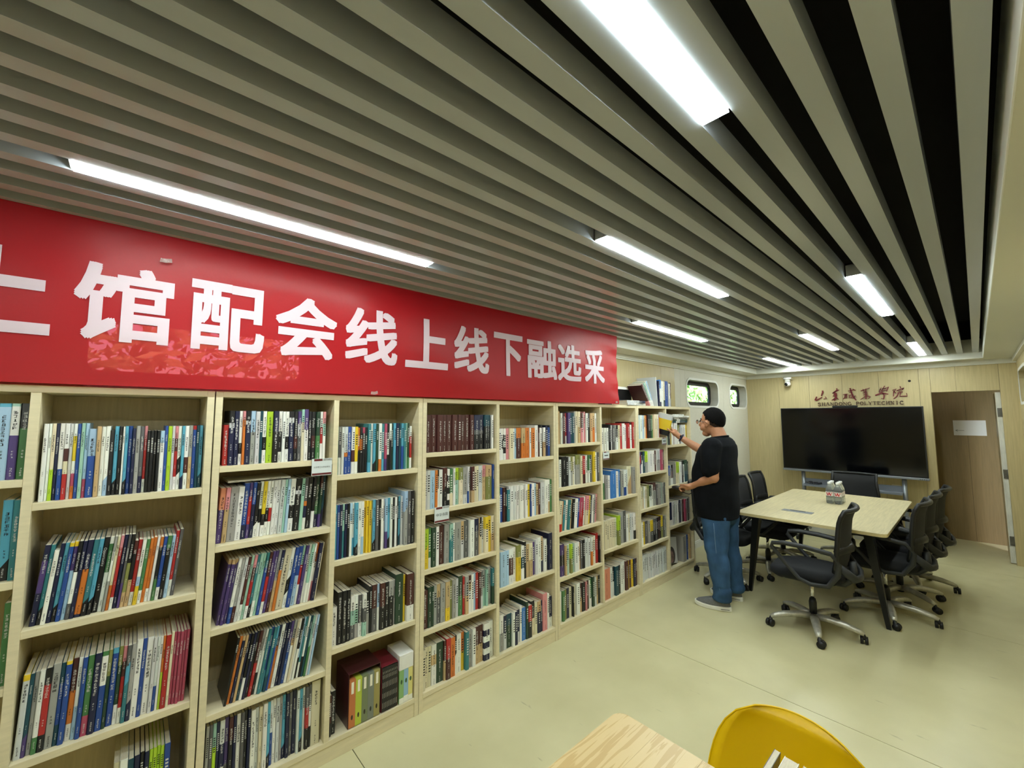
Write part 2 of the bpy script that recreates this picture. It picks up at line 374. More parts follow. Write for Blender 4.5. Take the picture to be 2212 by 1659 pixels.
# outdoors: ground and trees beyond the windows
mb = MB(); mb.box((-30, YL+.16, -.4), (40, 40, -.3)); mb.box((-30, -30, -.4), (40, YR-.15, -.3)); struct(mb.build('ground', mat('lawn', (96, 118, 60), .9, noise=1.5, namt=.3)))
M_LEAF = attr_mat('tree_leaves', .55, .3)
M_BARK = mat('tree_bark', (86, 72, 58), .9, noise=12, namt=.3)
def tree(x, y, h, rx, rz, n, seed, label):
    r = random.Random(seed); e = empty('tree', (x, y, -.3))
    mb = MB(); mb.tube([(0, 0, 0), (.05, .02, h*.3), (-.05, .06, h*.6)], [.16, .12, .06], 8); mb.build('trunk', M_BARK, e)
    mb = MB()
    for _ in range(n):
        while True:
            p = Vector((r.uniform(-1, 1), r.uniform(-1, 1), r.uniform(-1, 1)))
            if .35 < p.length < 1: break
        q = Vector((p.x*rx, p.y*rx, h*.62+p.z*rz)); s = r.uniform(.05, .13)
        a = Vector((r.gauss(0, 1), r.gauss(0, 1), r.gauss(0, 1))).normalized(); b = a.orthogonal().normalized()
        t = r.random(); c = lin((110+80*t, 150+60*t, 80+55*t))
        mb.add([q-a*s, q+b*s*.5, q+a*s, q-b*s*.5], [(0, 1, 2, 3)], c)
    mb.build('crown', M_LEAF, e); tag(e, label, 'tree', 'trees outside the windows')
tree(9.3, 5.6, 4.2, 1.9, 1.9, 3800, 1, 'leafy green tree filling the window nearest the bookcase end')
tree(13.4, 6.3, 4.4, 2.1, 2.0, 3800, 2, 'leafy green tree filling the small corner window')
tree(.6, 7.2, 4.0, 2.2, 1.3, 2500, 3, 'leafy tree outside the window hidden behind the red banner')

# ---------------------------------------------------------------- bookcases
SY = 2.141                                                        # front plane of the bookcases
LZ = [1.417, 1.088, .755, .423, .097]; RZ = [1.335, .92, .507, .097]
UNITS = [(-.747, .2375, -.275, -.25), (.242, 1.228, .7285, .7535), (1.2305, 2.3705, 1.785, 1.81), (2.3735, 3.5105, 2.929, 2.954), (3.5135, 4.61, 4.047, 4.072)]
CASELAB = ['pale oak bookcase cut off by the left edge of the picture', 'pale oak bookcase with slanting textbooks and a boxed set, second from left',
           'middle pale oak bookcase holding the row of dark brown volumes', 'pale oak bookcase below the right end of the red banner', 'farthest pale oak bookcase beside the man, books piled on its top']
for (a, b, m0, m1), lab in zip(UNITS, CASELAB):
    e = empty('bookcase', ((a+b)/2, SY, 0)); cx = (a+b)/2; T = .025; D = YL-.004-SY; H = 1.735
    def part(nm, p, q, M=M_SHELF):
        mb = MB(); mb.box((p[0]-cx, p[1], p[2]), (q[0]-cx, q[1], q[2]), bev=.0012); return mb.build(nm, M, e)
    part('side_panel', (a, 0, 0), (a+T, D, H)); part('side_panel', (b-T, 0, 0), (b, D, H))
    part('divider', (m0, 0, .097), (m1, D-.012, H-T))
    part('top_board', (a+T, 0, H-T), (b-T, D, H), M_SHELFH)
    part('back_board', (a+T, D-.01, .07), (b-T, D, H-T), M_SHELFB)
    part('plinth', (a+T, .004, 0), (b-T, .022, .072), M_SHELFH)
    part('bottom_board', (a+T, 0, .072), (b-T, D-.012, .097), M_SHELFH)
    for z in LZ[:4]: part('shelf', (a+T, .002, z-T), (m0, D-.012, z), M_SHELFH)
    for z in RZ[:3]: part('shelf', (m1, .002, z-T), (b-T, D-.012, z), M_SHELFH)
    tag(e, lab, 'bookcase', 'pale oak bookcases along the wall')

# ---------------------------------------------------------------- books
PAL = dict(W=(226, 227, 222), C=(214, 205, 176), I=(200, 194, 168), K=(24, 25, 28), N=(27, 32, 62), B=(38, 72, 142), S=(84, 158, 186), H=(158, 188, 214), T=(52, 116, 124),
           D=(24, 66, 80), G=(70, 118, 72), L=(168, 200, 52), M=(152, 192, 176), Y=(216, 186, 48), O=(196, 112, 48), R=(168, 44, 44), U=(72, 38, 36), P=(206, 134, 140), V=(76, 60, 112),
           A=(152, 152, 148), Q=(86, 86, 88), E=(188, 160, 118), F=(168, 72, 96), Z=(36, 62, 46), X=(200, 203, 204), J=(124, 126, 72), a=(60, 118, 186), b=(206, 132, 104))
CN = dict(W='white', C='cream', I='ivory', K='black', N='navy', B='blue', S='sky-blue', H='pale blue', T='teal', D='dark teal', G='green', L='lime-green', M='mint', Y='yellow', O='orange', R='red',
          U='dark brown', P='pink', V='violet', A='grey', Q='dark grey', E='tan', F='rose', Z='dark green', X='light grey', J='olive', a='bright blue', b='salmon')
# rows: unit-bay -> list of (height, lean degrees, left margin, right margin, books); a book is colour letters with band weights, :thickness, @height factor
ROWS = {
 (0, 'L'): [(.255, 0, .33, 0, 'K X:1.2 D:.6 S.2H4:1.6 M.2W2V3:1.2 K1G2:1.3'), (.26, 0, .30, 0, 'N:1.3 B B S4K1 S4K1 T:.7'), (.26, 0, .36, 0, 'T S G2M1 T1G2 G'), (.26, 0, .4, 0, 'M B T')],
 (0, 'R'): [(.255, 0, .01, .004, 'W:1.2@1.05 W:.8@1.05 C3L2@1.05 N@1.05 W3B2:1.3@1.05 W2U1C1R2:1.2@1.05 X@1.05 W1Y2W1F1O1@1.05 B@1.05 M@1.05 H3F1@1.05 H2B3:2.2@.97 E3:1.2 W:1.2 W3H1:1.3 K:1.2@.95 S4K1:1.2 K:1.2 W:.6 S4K1 B:1.2 N@.96 A:1.3 Q3N1:1.2 P1R3W1 K@.93 K@.93 K@.93 K@.93 H1W4:1.4@.93 B L:1.3 X P1U1R2W1:1.1 W2K1W1:1.2 S4N1 W2U1W1:1.4 A2E2:1.2 R.2B3:1.3 D S4D1:1.3'),
           (.262, 5, .012, .05, 'N1V2N2:1.6 T4K1:1.2 W:1.3@.93 N:1.2 S4K1:1.2 Y.2B4:1.2 Y.2V1H2:1.2 K2W2Q1:1.2 N:1.1 N2O3N.2:1.8 T4K1:1.5 S4K1:1.3 K:1.7 W.7G3W4:1.3 A1W2A2:.8 C2O1 P1R4W1 N:1.3 Q2V1:.8 K2J2E1:1.3 U1K2E2:1.2@.9 R4W1:1.3@.9 W2H.5Y1:1.2@.9 G4W1:1.2@.9 O:1.1@.9 O4W1:1.1@.9 W:1@.9 O1K3G2:1.1@.9 B4W1:1.2@.9 G1K4:1.5@.9 H:1.2@.9 R3W1:1.2@.95 Q:1.2@.97'),
           (.268, 2, .004, .01, 'Y.3X4:1.6@.97 D3V1@.97 A:1.2@.97 W4G1:1.3@.97 K1R3K1:1.6@.98 A:2 D1B2D1:1.2 Y.2B5:1.5 U2O2W1:1.6 W3H2:1.1 B:1.2 G3F1:1.8 N:1.8 G.3W2B3:1.8 J1Z2 S.3B4:1.8 J1Z2W1:1.2 P1U1R2W1:1.1 Q1S1T2:1.2 A3N1:1.3 W:1.8@1.04 B:1.2@1.03 W:2@1.03 X:1.1 X2B1 W:.8 O1L1:.8 R:1.6 C:.9@1.03 F F F F F'),
           (.27, 0, .16, .05, 'C K:.6 C:1.4 C:1.4 X:1.5 B1X2:1.2 X:1.2 C:1.5 W:2@1.02 D:1.5 N:1.5 K:1.2 N:1.2 L L L L B:1.6')],
 (1, 'L'): [(.235, 0, .012, .028, 'R:1.5@.74 K1X.4N3:1.5 N:1.4 W3K1W1 P.6O3:.8 K1X.4N4:1.5 H2A3:1.5 X:1.3 D W2K1W1:1.2 L:2 N2K3:1.7 W2K2W1:1.3 W W2K1W1:1.2 K.5X.4N3:1.8 K2U1K1:1.2 V1X1Q2:1.2 M1C3@1.04 V2W3:1.4@1.04 K:1.2 K2U1K1:1.5 Z2G2:1.4 W1R1W1:1.1 P1M1W2'),
           (.243, 3, .004, .012, 'b2V3:1.7@.95 P2E3:1.4@.95 A:2.6@.96 W:1.8@.95 B3N1:1.7 V1R2V1:1.2 B2N3:1.2 K3W1:1.3@.98 W2K1W1 Y3K1W1:1.2 W2K1W1:1.2 W2R1W1 W:1.2 W:1.3 X:1.4 M H W2K1W1:2 K1X.3K3:2.2 M4:1.2 Q2O.4N1W1:1.2 K:2 K2W1:1.2 Z2G1N1:1.6@1.02 U1Z2V1@1.02 D2N1@1.02'),
           (.262, 8, .02, .02, 'E.3V4 E.3V4 E.3V4 W3B1 A3U1 X U3W1 M3 P1U1R2W1 T4K1 M3W1 M3 T1B3 U2R2W1 V1:1.1 V2U1 A2E2 N1O2 I:2.4 W2K1W1:1.3 B:1.3 B2H2:1.6 M1R1W1 V:1.2 W4 M2W1 W:.8 O1W1P1 N:1.3 C:.4'),
           (.262, 9, .06, .03, 'K O:1.3 E.3N4:1.2 E:1.1 N3D1:1.2 K2W1:1.1 N:1.1 K:1.2 U2R2:1.4 A1W1K1:1.2 W:1 T:1.3 B2S1 T3D1:1.2 S1B2 N1O2:1.3 W:1.5 N:1.4 N:1.2 V1B2:1.5 A1E.4W2:1.2 C W:1.2 K1W1:1.1 H2K1 T3W1 W2K1 D M1G1 X H'),
           (.272, 0, .008, .012, 'A Q2A1 M1L1O1:1.1 N X1N1W1:1.5 V2Q1:1.3 U1K2:1.3 N W:1.4 Q K:1.2 N W:1.5@.97 X:1.2@.97 C:1.2@.97 W:1.5 S4K1 W1B1 W:1.2 X:1.2 A S4N1:1.2 N:1.2 Q:1.2 N:1.4 X S4K1:1.2 W Q1R1K1:1.3 Q1W1K1 I:3.4@1.04')],
 (1, 'R'): [(.255, 0, .004, .025, 'M:.7@.94 A.8Q1W1@.94 X@.94 X3O.5B2:1.3@.94 B:1.5@.94 W2U1W1:1.2@.94 Y3W1:1.2@.94 O2K2@.92 K1O1K2@.92 F.6K4@.92 K@.92 T4S1:1.2 W:1.2 S4K1:1.1 Z W3O1:1.2 T3S1:1.2 F3V1:1.1 K1W1K1:1.1 W1K2 Z S N4:1.2 D S2B2:1.2 T M Z3G1 W1R2W1@.94'),
           (.265, 0, .004, .012, 'S:.9 B N M1T1 N K H1W2 W2S1 S4K1:1.2 W:1.3 W2H1:1.1 Y Y Y J:.7 S4K1:1.3 Q4:1.2 K W X H2V1:1.1 S4K1 W K W K:.8 S4D1:1.2 X H1A2:1.6@1.1 Q:1.5@1.1 K:1.6@1.09'),
           (.235, 0, .004, .05, 'W:1.4@.78 K:1.2@1.06 K:1.1@1.06 K:1@1.06 W1M1Q1:1.2@.88 W1M1A1:.9@.88 Q2W1@.88 W1Q1M1@.88 K1A1:.9@.88 K:.7 U1Q1:1.4 H1W1:.7 U1K1:1.4 K:1.1 A1K1K1:1.4 A:.5 Z3:2.3@1.1 Y:.7@1.05'),
           (.26, 0, .004, .4, 'U2K1:1.2@.72 K:2@.75')],
 (2, 'L'): [(.222, 0, .004, .01, 'U:1.3 U:1.1 U:1.2 U:.9 U:1.1 U:1.2 U:.7 U:1.1 U U:.9 N1Q.3K1:1.3 N1Q.2K1:1.2 D1K2:1 D1K2 W:.5'),
           (.222, 0, .004, .004, 'X X:1.2 H:1.7 O:.9 K1W1:.7 W:1.3 U1K1:1.6@1.04 W1K1W1K1W1K1 G2C1:1.3 W:.6 L1M2:1.7 J1C2:1.5 A3X1:1.7 X2B1:.6 W U2E1:1.2 C:1.2 C X X:.7 P1E2:1.6 E1J2:2.6 B:.7'),
           (.225, 0, .004, .004, 'L2Y2:1.6 G3X1 Z:1.4 W U:1.9 A:1.6 M1T2:1.2 W:.8 A:2.1 E1X1:1.2 Q:1.7 W:1.6 N1Q2:1.8 E:.6 K1C1 W:.8 Y1C2:1.3 Y:1.2 C1E1:1.2'),
           (.222, 0, .004, .004, 'U:1.9@.95 Z:1.4 Z:.8 A:1.2 E1Q2:1.4 A:1.7 E2Y1:1.6 J A:1.4 X Z1G1:1.6@1.05 R:.8 A1E1:1.3 U1E1W3:1.3 W H R:1.1 U:.9 Q2X1:.9 A1M1:1.5 M:.9 A:1.5@1.06 T1Z1'),
           (.22, 0, .004, .004, 'C C:1.2 C:1.1 W1E1W2:1.6 Z:2.3 U1E1:.7 R1U1:1.5@1.03 O:1.7 K1W1:.8 W:1.7 O1Y1:1.2 T:1.2 A:1.4 W:1.2 U1E1:1.6 U1E1:1.6 W1N1W1N1W1N1:2.3 W:1.9')],
 (2, 'R'): [(.212, 0, .004, .004, 'W W1K1W1 W1K1W1K1W1:.8 P C:1.2 W:.8 H:.6 O1U2:1.6 E1O1:1.4 O:1.4 W:.6 O:1.3 W:1.3@1.08 U:.5 W:.7 K:.8@1.1 W1E1:.9 N:.8@1.05 B:.9 K:.5@1.07'),
           (.228, 0, .004, .004, 'G1W3 B U:.7 K:.5 T:.9@.93 X:.6 W:1.2 W:.6 W:.6 W:.6 W:.6 W:.6 W:.6 W:.6 W:.6 Y:.9 B:.5 W:1.2 H:.6 E@.95 U:.7 X:1.5 W:1.4@1.05 W2E1@1.05 G:.8@1.05'),
           (.225, 0, .004, .004, 'W:.6 H:1.9 H:.8 W1U2W1:1.3 W:1.2 J1Y2:1.3@1.06 W1D1W1 K:.8@1.1 E C1E1:1.2 V:.9 X:.8@1.08 W:1.2@1.1 E2N1@1.1 W Q:.6 N:1.4@1.16'),
           (.215, 0, .004, .004, 'M:.8@.9 W1A1:1.3@1.05 N1X1 D1Z2:1.8 W:.8 N N2X1:1.1 W:.7@1.08 a:1.4 Z:.8@1.15 R1K1:1.3 K1C1:1.3@1.08 C E1N2:1.3 N:.6 P:1.7@1.18 W:.7@1.15 N2W1:1.5')],
 (3, 'L'): [(.24, 0, .004, .004, 'E:1.6@1.06 W:.5 Q:.5 U:.9 R3W1:.9 V D:1.2 D:.8 A:.7@1.06 C:1.2@1.06 C1E1@1.06 U1P1 W:.6 P:.7@1.05 W:.8 Q1K1 E E1O1:1.2 W:.6 W'),
           (.222, 0, .004, .004, 'A:1.1@.94 W:.9@.94 K:1.8@1.04 K:.9 X:.7 J1A1:1.4 C:.7 W:.5 J1A2:1.8@1.05 C:.8 R2U1:1.2 W:.8 W:.8 G1W1:.6 K:.9 A:.6 Y@1.12 W:.9@1.08 Q:.8@1.08'),
           (.225, 6, .004, .02, 'C3R1:1.4 O:.5 T:1.2 W T:.8 E:.8 K W:1.2 B:.7 F1R1:2 W:1.3 P1C1:1.5 Y:.7 N W:.6 A:.9 P:.8'),
           (.22, 0, .004, .004, 'E1U1:1.2 V1K1V1:1.6@1.06 E:.7 M:.8 W:.9 L1J1:.8 M:.9 W:1.2 W:.8 E:.9@.94 Q:.8 K X:1.4@1.05 X K:.4 W1O1:.8 C W:.8 R:1.1@1.08 K:.6'),
           (.22, 0, .004, .004, 'W:1.5 G:.8 J N:1.1 C K:.4 C W:1.3@1.05 U1E1:1.2 K:1.2 P:.5 U W:.5 G2W1 Z:.9@1.05 X:.9 E:.9 K:.9')],
 (3, 'R'): [(.218, 0, .004, .004, 'R:.5@.94 W:1@.9 W:.6@.9 W:.8@.9 W:.8@.9 K@1.04 W:.8 Q A:.7 K1W1 C R@1.06 W:1.2@1.06 W R:1.1@1.07 W:.8 U:.6@1.12 R:.8@1.12'),
           (.225, 0, .004, .004, 'W1G2:1.6@.93 A@.9 W@.88 a:2.1@1.05 W:1.3 a:.7@1.06 U:.5 A W2B1 X C1E1:2@1.12 A:1.2@1.08'),
           (.235, 0, .004, .004, 'X C C C C C W:.6 L1J1@1.08 A:2@1.15 Q:1.3@1.18 W C:.6 X X W2K1:.8'),
           (.24, 0, .004, .01, 'b:2.8@1.04 X K1X1:.8 D:1.2 K:.9 W W:1.2@1.06 U:1.2@1.04 Y:.6 U Y:.8 N:.8 U:.6')],
 (4, 'L'): [(.225, 0, .004, .067, 'H:1.3 W:1.3 H:.8 E1C1:1.1 O:.8 K@1.04 Z:.7 G:.6 E:.9 C:1.6@1.04 W@1.04 R:.8'),
           (.205, 0, .004, .004, 'V1R1V1:1.5 K1W1 D:.8 L1A1:1.2 W:.8 W:1.3 W U:.9 W X1A1:1.8@1.05 F K:.7'),
           (.205, 0, .004, .004, 'W:.6@.9 C J1E1:1.2 W:.5 C J:1.2@1.05 Z1W1:1.2 W:.8 U1A2:1.6@1.08 Q:.8 A:1.3 M:.8 A:.8 W:.6 Q:.5'),
           (.21, 0, .004, .004, 'V1W1 W:.7 Y Q:1.4 A:.7 Y1Q1:1.4 Q1K1:1.3 Q:.9 K U:.8 K:.8 Y1J1@1.05 Q:.7 A:.8'),
           (.228, 0, .004, .004, 'R1U1 X X X X X X X X X X X X X X X X X X X')],
 (4, 'R'): [(.205, 0, .03, .004, 'M Q:.8 Y:.8 W:.8@1.1 R W:2@1.1 Y:.5 J1W1:.8 Q1K1 X:.8 W W W Y:.8'),
           (.225, 0, .004, .004, 'W:.6@.9 B1A1@.9 W:.6@.9 K1U1W1:1.2@.9 A:.6@1.05 C L1C1 W K:1@1.04 W:.8@.85 Z1D1:1.6@1.04 K:.8@.95'),
           (.235, 0, .004, .004, 'N3W1:2.2 X W:.8 W:.7 W:.6 N W:.8 U:.8 F:.6 A:.7 K:.5 W:.6 N:.6'),
           (.26, 0, .3, .03, 'A:1.5 X B:.5 C:.8 E:.5')],
}
TXT = {(0, 'R', 1, 2): 'AI大模型办公', (0, 'R', 1, 12): 'Opportunity', (0, 'R', 1, 20): 'NFT', (0, 'R', 1, 21): '古人有意思', (0, 'R', 1, 23): '古人有意思', (0, 'R', 1, 25): '古人有意思',
       (0, 'R', 1, 26): 'AIGC', (0, 'R', 1, 27): 'DAO', (0, 'R', 1, 28): '古人有意思', (0, 'R', 1, 29): 'Web 3.0', (1, 'L', 0, 21): 'Python', (1, 'L', 0, 22): 'Python', (1, 'L', 1, 7): 'Vue'}
def parse(tok):
    h = 1.0; t = 1.0
    if '@' in tok: tok, q = tok.split('@'); h = float(q)
    if ':' in tok: tok, q = tok.split(':'); t = float(q)
    return [(c, float(w) if w else 1.0) for c, w in re.findall(r'([A-Za-z])([\d.]*)', tok)], t, h
def jit(c, r, k=.07):
    f = 1+r.uniform(-k, k); return tuple(max(0, min(1, v*f*(1+r.uniform(-.03, .03)))) for v in c)
def lum(c): return .2126*c[0]+.7152*c[1]+.0722*c[2]
def book_geo(B, cov, pag, prn, M, near):
    """cover (one colour band after another), page block and spine print of one book, in its own frame: x thickness, y depth, z height"""
    w, h, d, t = B['w'], B['h'], B['d'], min(.0012, B['w']*.12)
    ch = min(.0025, w*.2)
    prof = [(0, d), (0, ch), (ch, 0), (w-ch, 0), (w, ch), (w, d), (w-t, d), (w-t, ch+t), (t, ch+t), (t, d)]
    zs = [0]; tot = sum(b[1] for b in B['bands'])
    for c, wt in reversed(B['bands']): zs.append(zs[-1]+h*wt/tot)
    n = len(prof); cols = [c for c, _ in reversed(B['bands'])]
    for i, c in enumerate(cols):
        z0, z1 = zs[i], zs[i+1]; sl = B['slant'] if 0 < i < len(cols) else 0
        V = [(x, y, z0+(sl*(x/w-.5)*w*1.6 if i else 0)) for x, y in prof]+[(x, y, z1+(B['slant']*(x/w-.5)*w*1.6 if i < len(cols)-1 else 0)) for x, y in prof]
        F = [(k, (k+1) % n, n+(k+1) % n, n+k) for k in range(n)]
        if i == 0: F += [(9, 8, 1, 0), (8, 7, 4, 3, 2, 1), (7, 6, 5, 4)]
        if i == len(cols)-1: F += [tuple(n+q for q in f[::-1]) for f in ((9, 8, 1, 0), (8, 7, 4, 3, 2, 1), (7, 6, 5, 4))]
        cov.add(V, F, c, 0, False, M)
    g = .0015 if not B['hard'] else .004
    pag.box((t+.0001, ch+t+.0002, .0008), (w-t-.0001, d-g, h-(.0006 if not B['hard'] else .004)), B['page'], 1 if pag is cov else 0, M)
    r = random.Random(B['seed'])
    def ink(z):
        a = 0
        for i, c in enumerate(cols):
            if z <= zs[i+1]: return ((.02, .02, .025) if lum(c) > .22 else (.62, .62, .6))
        return (.02, .02, .02)
    fr = lambda u, v: (u, -.0004, v)
    sz = min(w*.52, .0105); u0 = (w-sz)/2; z = h*r.uniform(.80, .9)
    if B.get('text'):
        s = B['text']; sz = min(w*.62, .0125); u0 = (w-sz)/2; z = h*.86
        for chh in s:
            if ord(chh) > 255:
                put_glyph(prn, chh, lambda u, v: M @ Vector(fr(u, v)), (u0, z-sz, u0+sz, z), 0, ink(z-sz/2), 2 if prn is cov else 0); z -= sz*1.22
            elif chh != ' ':
                V, F = glyph(chh); x1 = max(v[0] for v in V); k = sz*1.25
                prn.add([M @ Vector(fr(u0+q[1]*k, z-q[0]*k)) for q in V], F, ink(z-.003), 2 if prn is cov else 0); z -= (x1+.08)*k
            else: z -= sz*.4
        nch = 0
    else: nch = r.randint(5, 10)
    def mark(u, v, s, c):
        mi = 2 if prn is cov else 0
        if not near:
            prn.add([fr(u, v), fr(u+s, v), fr(u+s, v+s*.7), fr(u, v+s*.7)], [(0, 1, 2, 3)], c, mi, False, M); return
        th = s*.16
        for q in range(3):
            if r.random() < .85:
                a, b = sorted((r.uniform(0, .3), r.uniform(.65, 1))); zz = v+s*(.08+.4*q)
                prn.add([fr(u+a*s, zz), fr(u+b*s, zz), fr(u+b*s, zz+th), fr(u+a*s, zz+th)], [(0, 1, 2, 3)], c, mi, False, M)
        for q in range(r.randint(1, 3)):
            x = u+s*r.uniform(.05, .85); a, b = v+s*r.uniform(0, .3), v+s*r.uniform(.6, 1)
            prn.add([fr(x, a), fr(x+th, a), fr(x+th, b), fr(x, b)], [(0, 1, 2, 3)], c, mi, False, M)
    for k in range(nch):
        if z < h*.35: break
        mark(u0, z-sz, sz, ink(z-sz/2)); z -= sz*(1.25 if near else 1.4)
    s2 = sz*.55; z = h*.38
    if near:
        for k in range(3): mark((w-s2)/2, z-s2, s2, ink(z)); z -= s2*1.8
        z = h*.15
        for k in range(5):
            if z-s2 > .004: mark((w-s2)/2, z-s2, s2, ink(z)); z -= s2*1.3
BK = []
for (u, side), rows in ROWS.items():
    a, b, m0, m1 = UNITS[u]; x0, x1 = (a+.025, m0) if side == 'L' else (m1, b-.025)
    zz = LZ if side == 'L' else RZ
    for ri, (h0, lean, ml, mr, s) in enumerate(rows):
        toks = [parse(t) for t in s.split()]
        la = math.radians(lean); foot = h0*math.sin(la)
        span = (x1-x0)*1.0-ml-mr-foot*.9
        tot = sum(t for _, t, _ in toks); x = x0+ml; sc = span*math.cos(la)/tot
        if (u, side, ri) == (1, 'R', 3): sc = .011
        for bi, (bands, t, hf) in enumerate(toks):
            r = random.Random(u*7919+(side == 'R')*131+ri*1009+bi)
            w = t*sc; h = h0*hf*(1+r.uniform(-.006, .006))
            far = u >= 2
            d = min(.235, h*r.uniform(.66, .73)); yf = SY+(r.uniform(.02, .036) if not far else r.uniform(.012, .034))
            if (u, side, ri) in ((1, 'L', 1),): yf = SY+r.uniform(.045, .06)
            if (u, side, ri) in ((1, 'R', 1),) and bi > 27: yf = SY+.012
            B = dict(w=max(.003, w-.0006), h=h, d=d, yf=min(yf, 2.405-d), z=zz[ri]+.0004, x=x, dx=w/math.cos(la), lean=la, u=u, side=side, row=ri, i=bi, n=len(toks), codes=[c for c, _ in bands], hard=(far and r.random() < .4) or (not far and t > 2.1),
                     slant=(1 if (len(bands) == 2 and bands[0][0] in 'ST' and bands[1][0] in 'KDN') else (1 if r.random() < .12 else 0)), seed=r.random(), page=lin((206+r.randint(-14, 8), 199+r.randint(-14, 8), 178+r.randint(-14, 10))),
                     bands=[(jit(lin(PAL[c]), r), wt) for c, wt in bands], text=TXT.get((u, side, ri, bi)))
            P = Vector((x+w/2, B['yf'], B['z']+h/2))-Vector((0, 0, CAM_H)); dep = P.dot(CF)
            px = 1106+FPX*P.dot(CR)/dep; py = 829.5-FPX*P.dot(CU)/dep
            hp = h*FPX/dep; vis = max(0, min(1659, py+hp/2)-max(0, py-hp/2)) if -5 < px < 2212 else 0
            B['area'] = w*FPX/dep*vis*abs(CF.y)
            BK.append(B); x += B['dx']
BK = [B for B in BK if B['area'] > 0]
order = sorted(BK, key=lambda B: -B['area']); keep = set(id(B) for B in order[:292])
ORD = lambda n: str(n)+('th' if 10 <= n % 100 <= 20 else {1: 'st', 2: 'nd', 3: 'rd'}.get(n % 10, 'th'))
UN = ['leftmost bookcase', 'second bookcase', 'third bookcase', 'fourth bookcase', 'farthest bookcase']
RN = {('L', 0): 'top', ('L', 1): 'second', ('L', 2): 'third', ('L', 3): 'fourth', ('L', 4): 'bottom', ('R', 0): 'top', ('R', 1): 'second', ('R', 2): 'third', ('R', 3): 'bottom'}
def book_matrix(B):
    M = Matrix.Translation((B['x']+(B['dx'] if B['lean'] else 0), B['yf'], B['z'])) @ Matrix.Rotation(B['lean'], 4, 'Y')
    if B['lean']: M = M @ Matrix.Translation((-B['w'], 0, 0))
    return M
stuff = MB()
for B in BK:
    M = book_matrix(B)
    if id(B) in keep:
        c, p, q = MB(), MB(), MB(); book_geo(B, c, p, q, Matrix.Identity(4), True)
        o = fix_normals(c.build('book', M_COVER)); o.matrix_world = M
        p.build('pages', M_PAGES, o); q.build('spine_print', M_PRINT, o)['kind'] = 'stuff'
        cs = []
        for k in B['codes']:
            if CN[k] not in cs: cs.append(CN[k])
        cs = cs[:2]; side = 'left' if B['side'] == 'L' else 'right'
        pos = ORD(B['i']+1)+' from left' if (B['u'], B['side']) != (0, 'L') else ORD(B['n']-B['i'])+' from right'
        tag(o, '%s book, %s, %s shelf, %s bay of %s' % (' and '.join(cs), pos, RN[(B['side'], B['row'])], side, UN[B['u']]), 'book', 'books on the bookcase shelves')
    else:
        book_geo(B, stuff, stuff, stuff, M, False)
so = stuff.build('shelved_books', [M_COVER, M_PAGES, M_PRINT])
tag(so, 'remaining small rows of books filling the farther bookcases', 'books', None, 'stuff')

# ---------------------------------------------------------------- single books, box sets and things on the shelves
def solo_book(label, w, h, d, bands, M, text=None, hard=False, seed=1, name='book', cat='book', group=None, near=True):
    B = dict(w=w, h=h, d=d, bands=[(lin(PAL[c]) if isinstance(c, str) else lin(c), wt) for c, wt in bands], slant=0, hard=hard, page=lin((214, 209, 192)), seed=seed, text=text)
    c, p, q = MB(), MB(), MB(); book_geo(B, c, p, q, Matrix.Identity(4), near)
    o = fix_normals(c.build(name, M_COVER)); o.matrix_world = M; p.build('pages', M_PAGES, o)
    s = q.build('spine_print', M_PRINT, o); s['kind'] = 'stuff'
    tag(o, label, cat, group); return o
T_ = Matrix.Translation
def RX(a): return Matrix.Rotation(math.radians(a), 4, 'X')
def RY(a): return Matrix.Rotation(math.radians(a), 4, 'Y')
def RZm(a): return Matrix.Rotation(math.radians(a), 4, 'Z')
solo_book('thick dark brown volume with a white lower band, third shelf, second bookcase', .042, .25, .17, [('U', 2), ('W', 1)], T_((1.155, SY+.012, RZ[2]+.0005)), hard=True, seed=5)
# slipcase set: brown case with five bright volumes
e = empty('boxed_set', (.845, SY+.008, RZ[3]+.0005)); mb = MB()
W_, H_, D_ = .165, .255, .17; t = .003
mb.box((0, .004, 0), (t, D_, H_)); mb.box((W_-t, .004, 0), (W_, D_, H_)); mb.box((t, .004, 0), (W_-t, D_, t)); mb.box((t, .004, H_-t), (W_-t, D_, H_)); mb.box((t, D_-t, t), (W_-t, D_, H_-t))
mb.build('slipcase', mat('dark_maroon_card', (62, 26, 30), .3), e)
x = t+.0005
for cc in ((186, 112, 66), (176, 190, 66), (112, 122, 92), (116, 122, 112), (150, 140, 84)):
    mb = MB(); w = (W_-2*t-.003)/5
    mb.box((x, 0, t+.0005), (x+w, .15, H_-.03), lin(cc)); c2 = lin((52, 44, 30)) if cc != (116, 122, 112) else lin((40, 46, 44))
    mb.box((x+w*.3, -.0006, .16), (x+w*.7, 0, .215), lin((232, 228, 210))); mb.ball((x+w*.5, 0, .05), (.005, .0008, .012), c2, seg=8)
    v = mb.build('volume', M_COVER, e); x += w+.0004
tag(e, 'dark maroon slipcase holding five bright volumes on the bottom shelf, second bookcase', 'boxed set')
e = empty('boxed_set', (1.016, SY+.008, RZ[3]+.0005)); mb = MB(); W_, H_ = .092, .225
mb.box((0, .004, 0), (t, D_, H_)); mb.box((W_-t, .004, 0), (W_, D_, H_)); mb.box((t, .004, 0), (W_-t, D_, t)); mb.box((t, .004, H_-t), (W_-t, D_, H_)); mb.box((t, D_-t, t), (W_-t, D_, H_-t))
mb.build('slipcase', mat('wine_red_card', (104, 30, 40), .3), e)
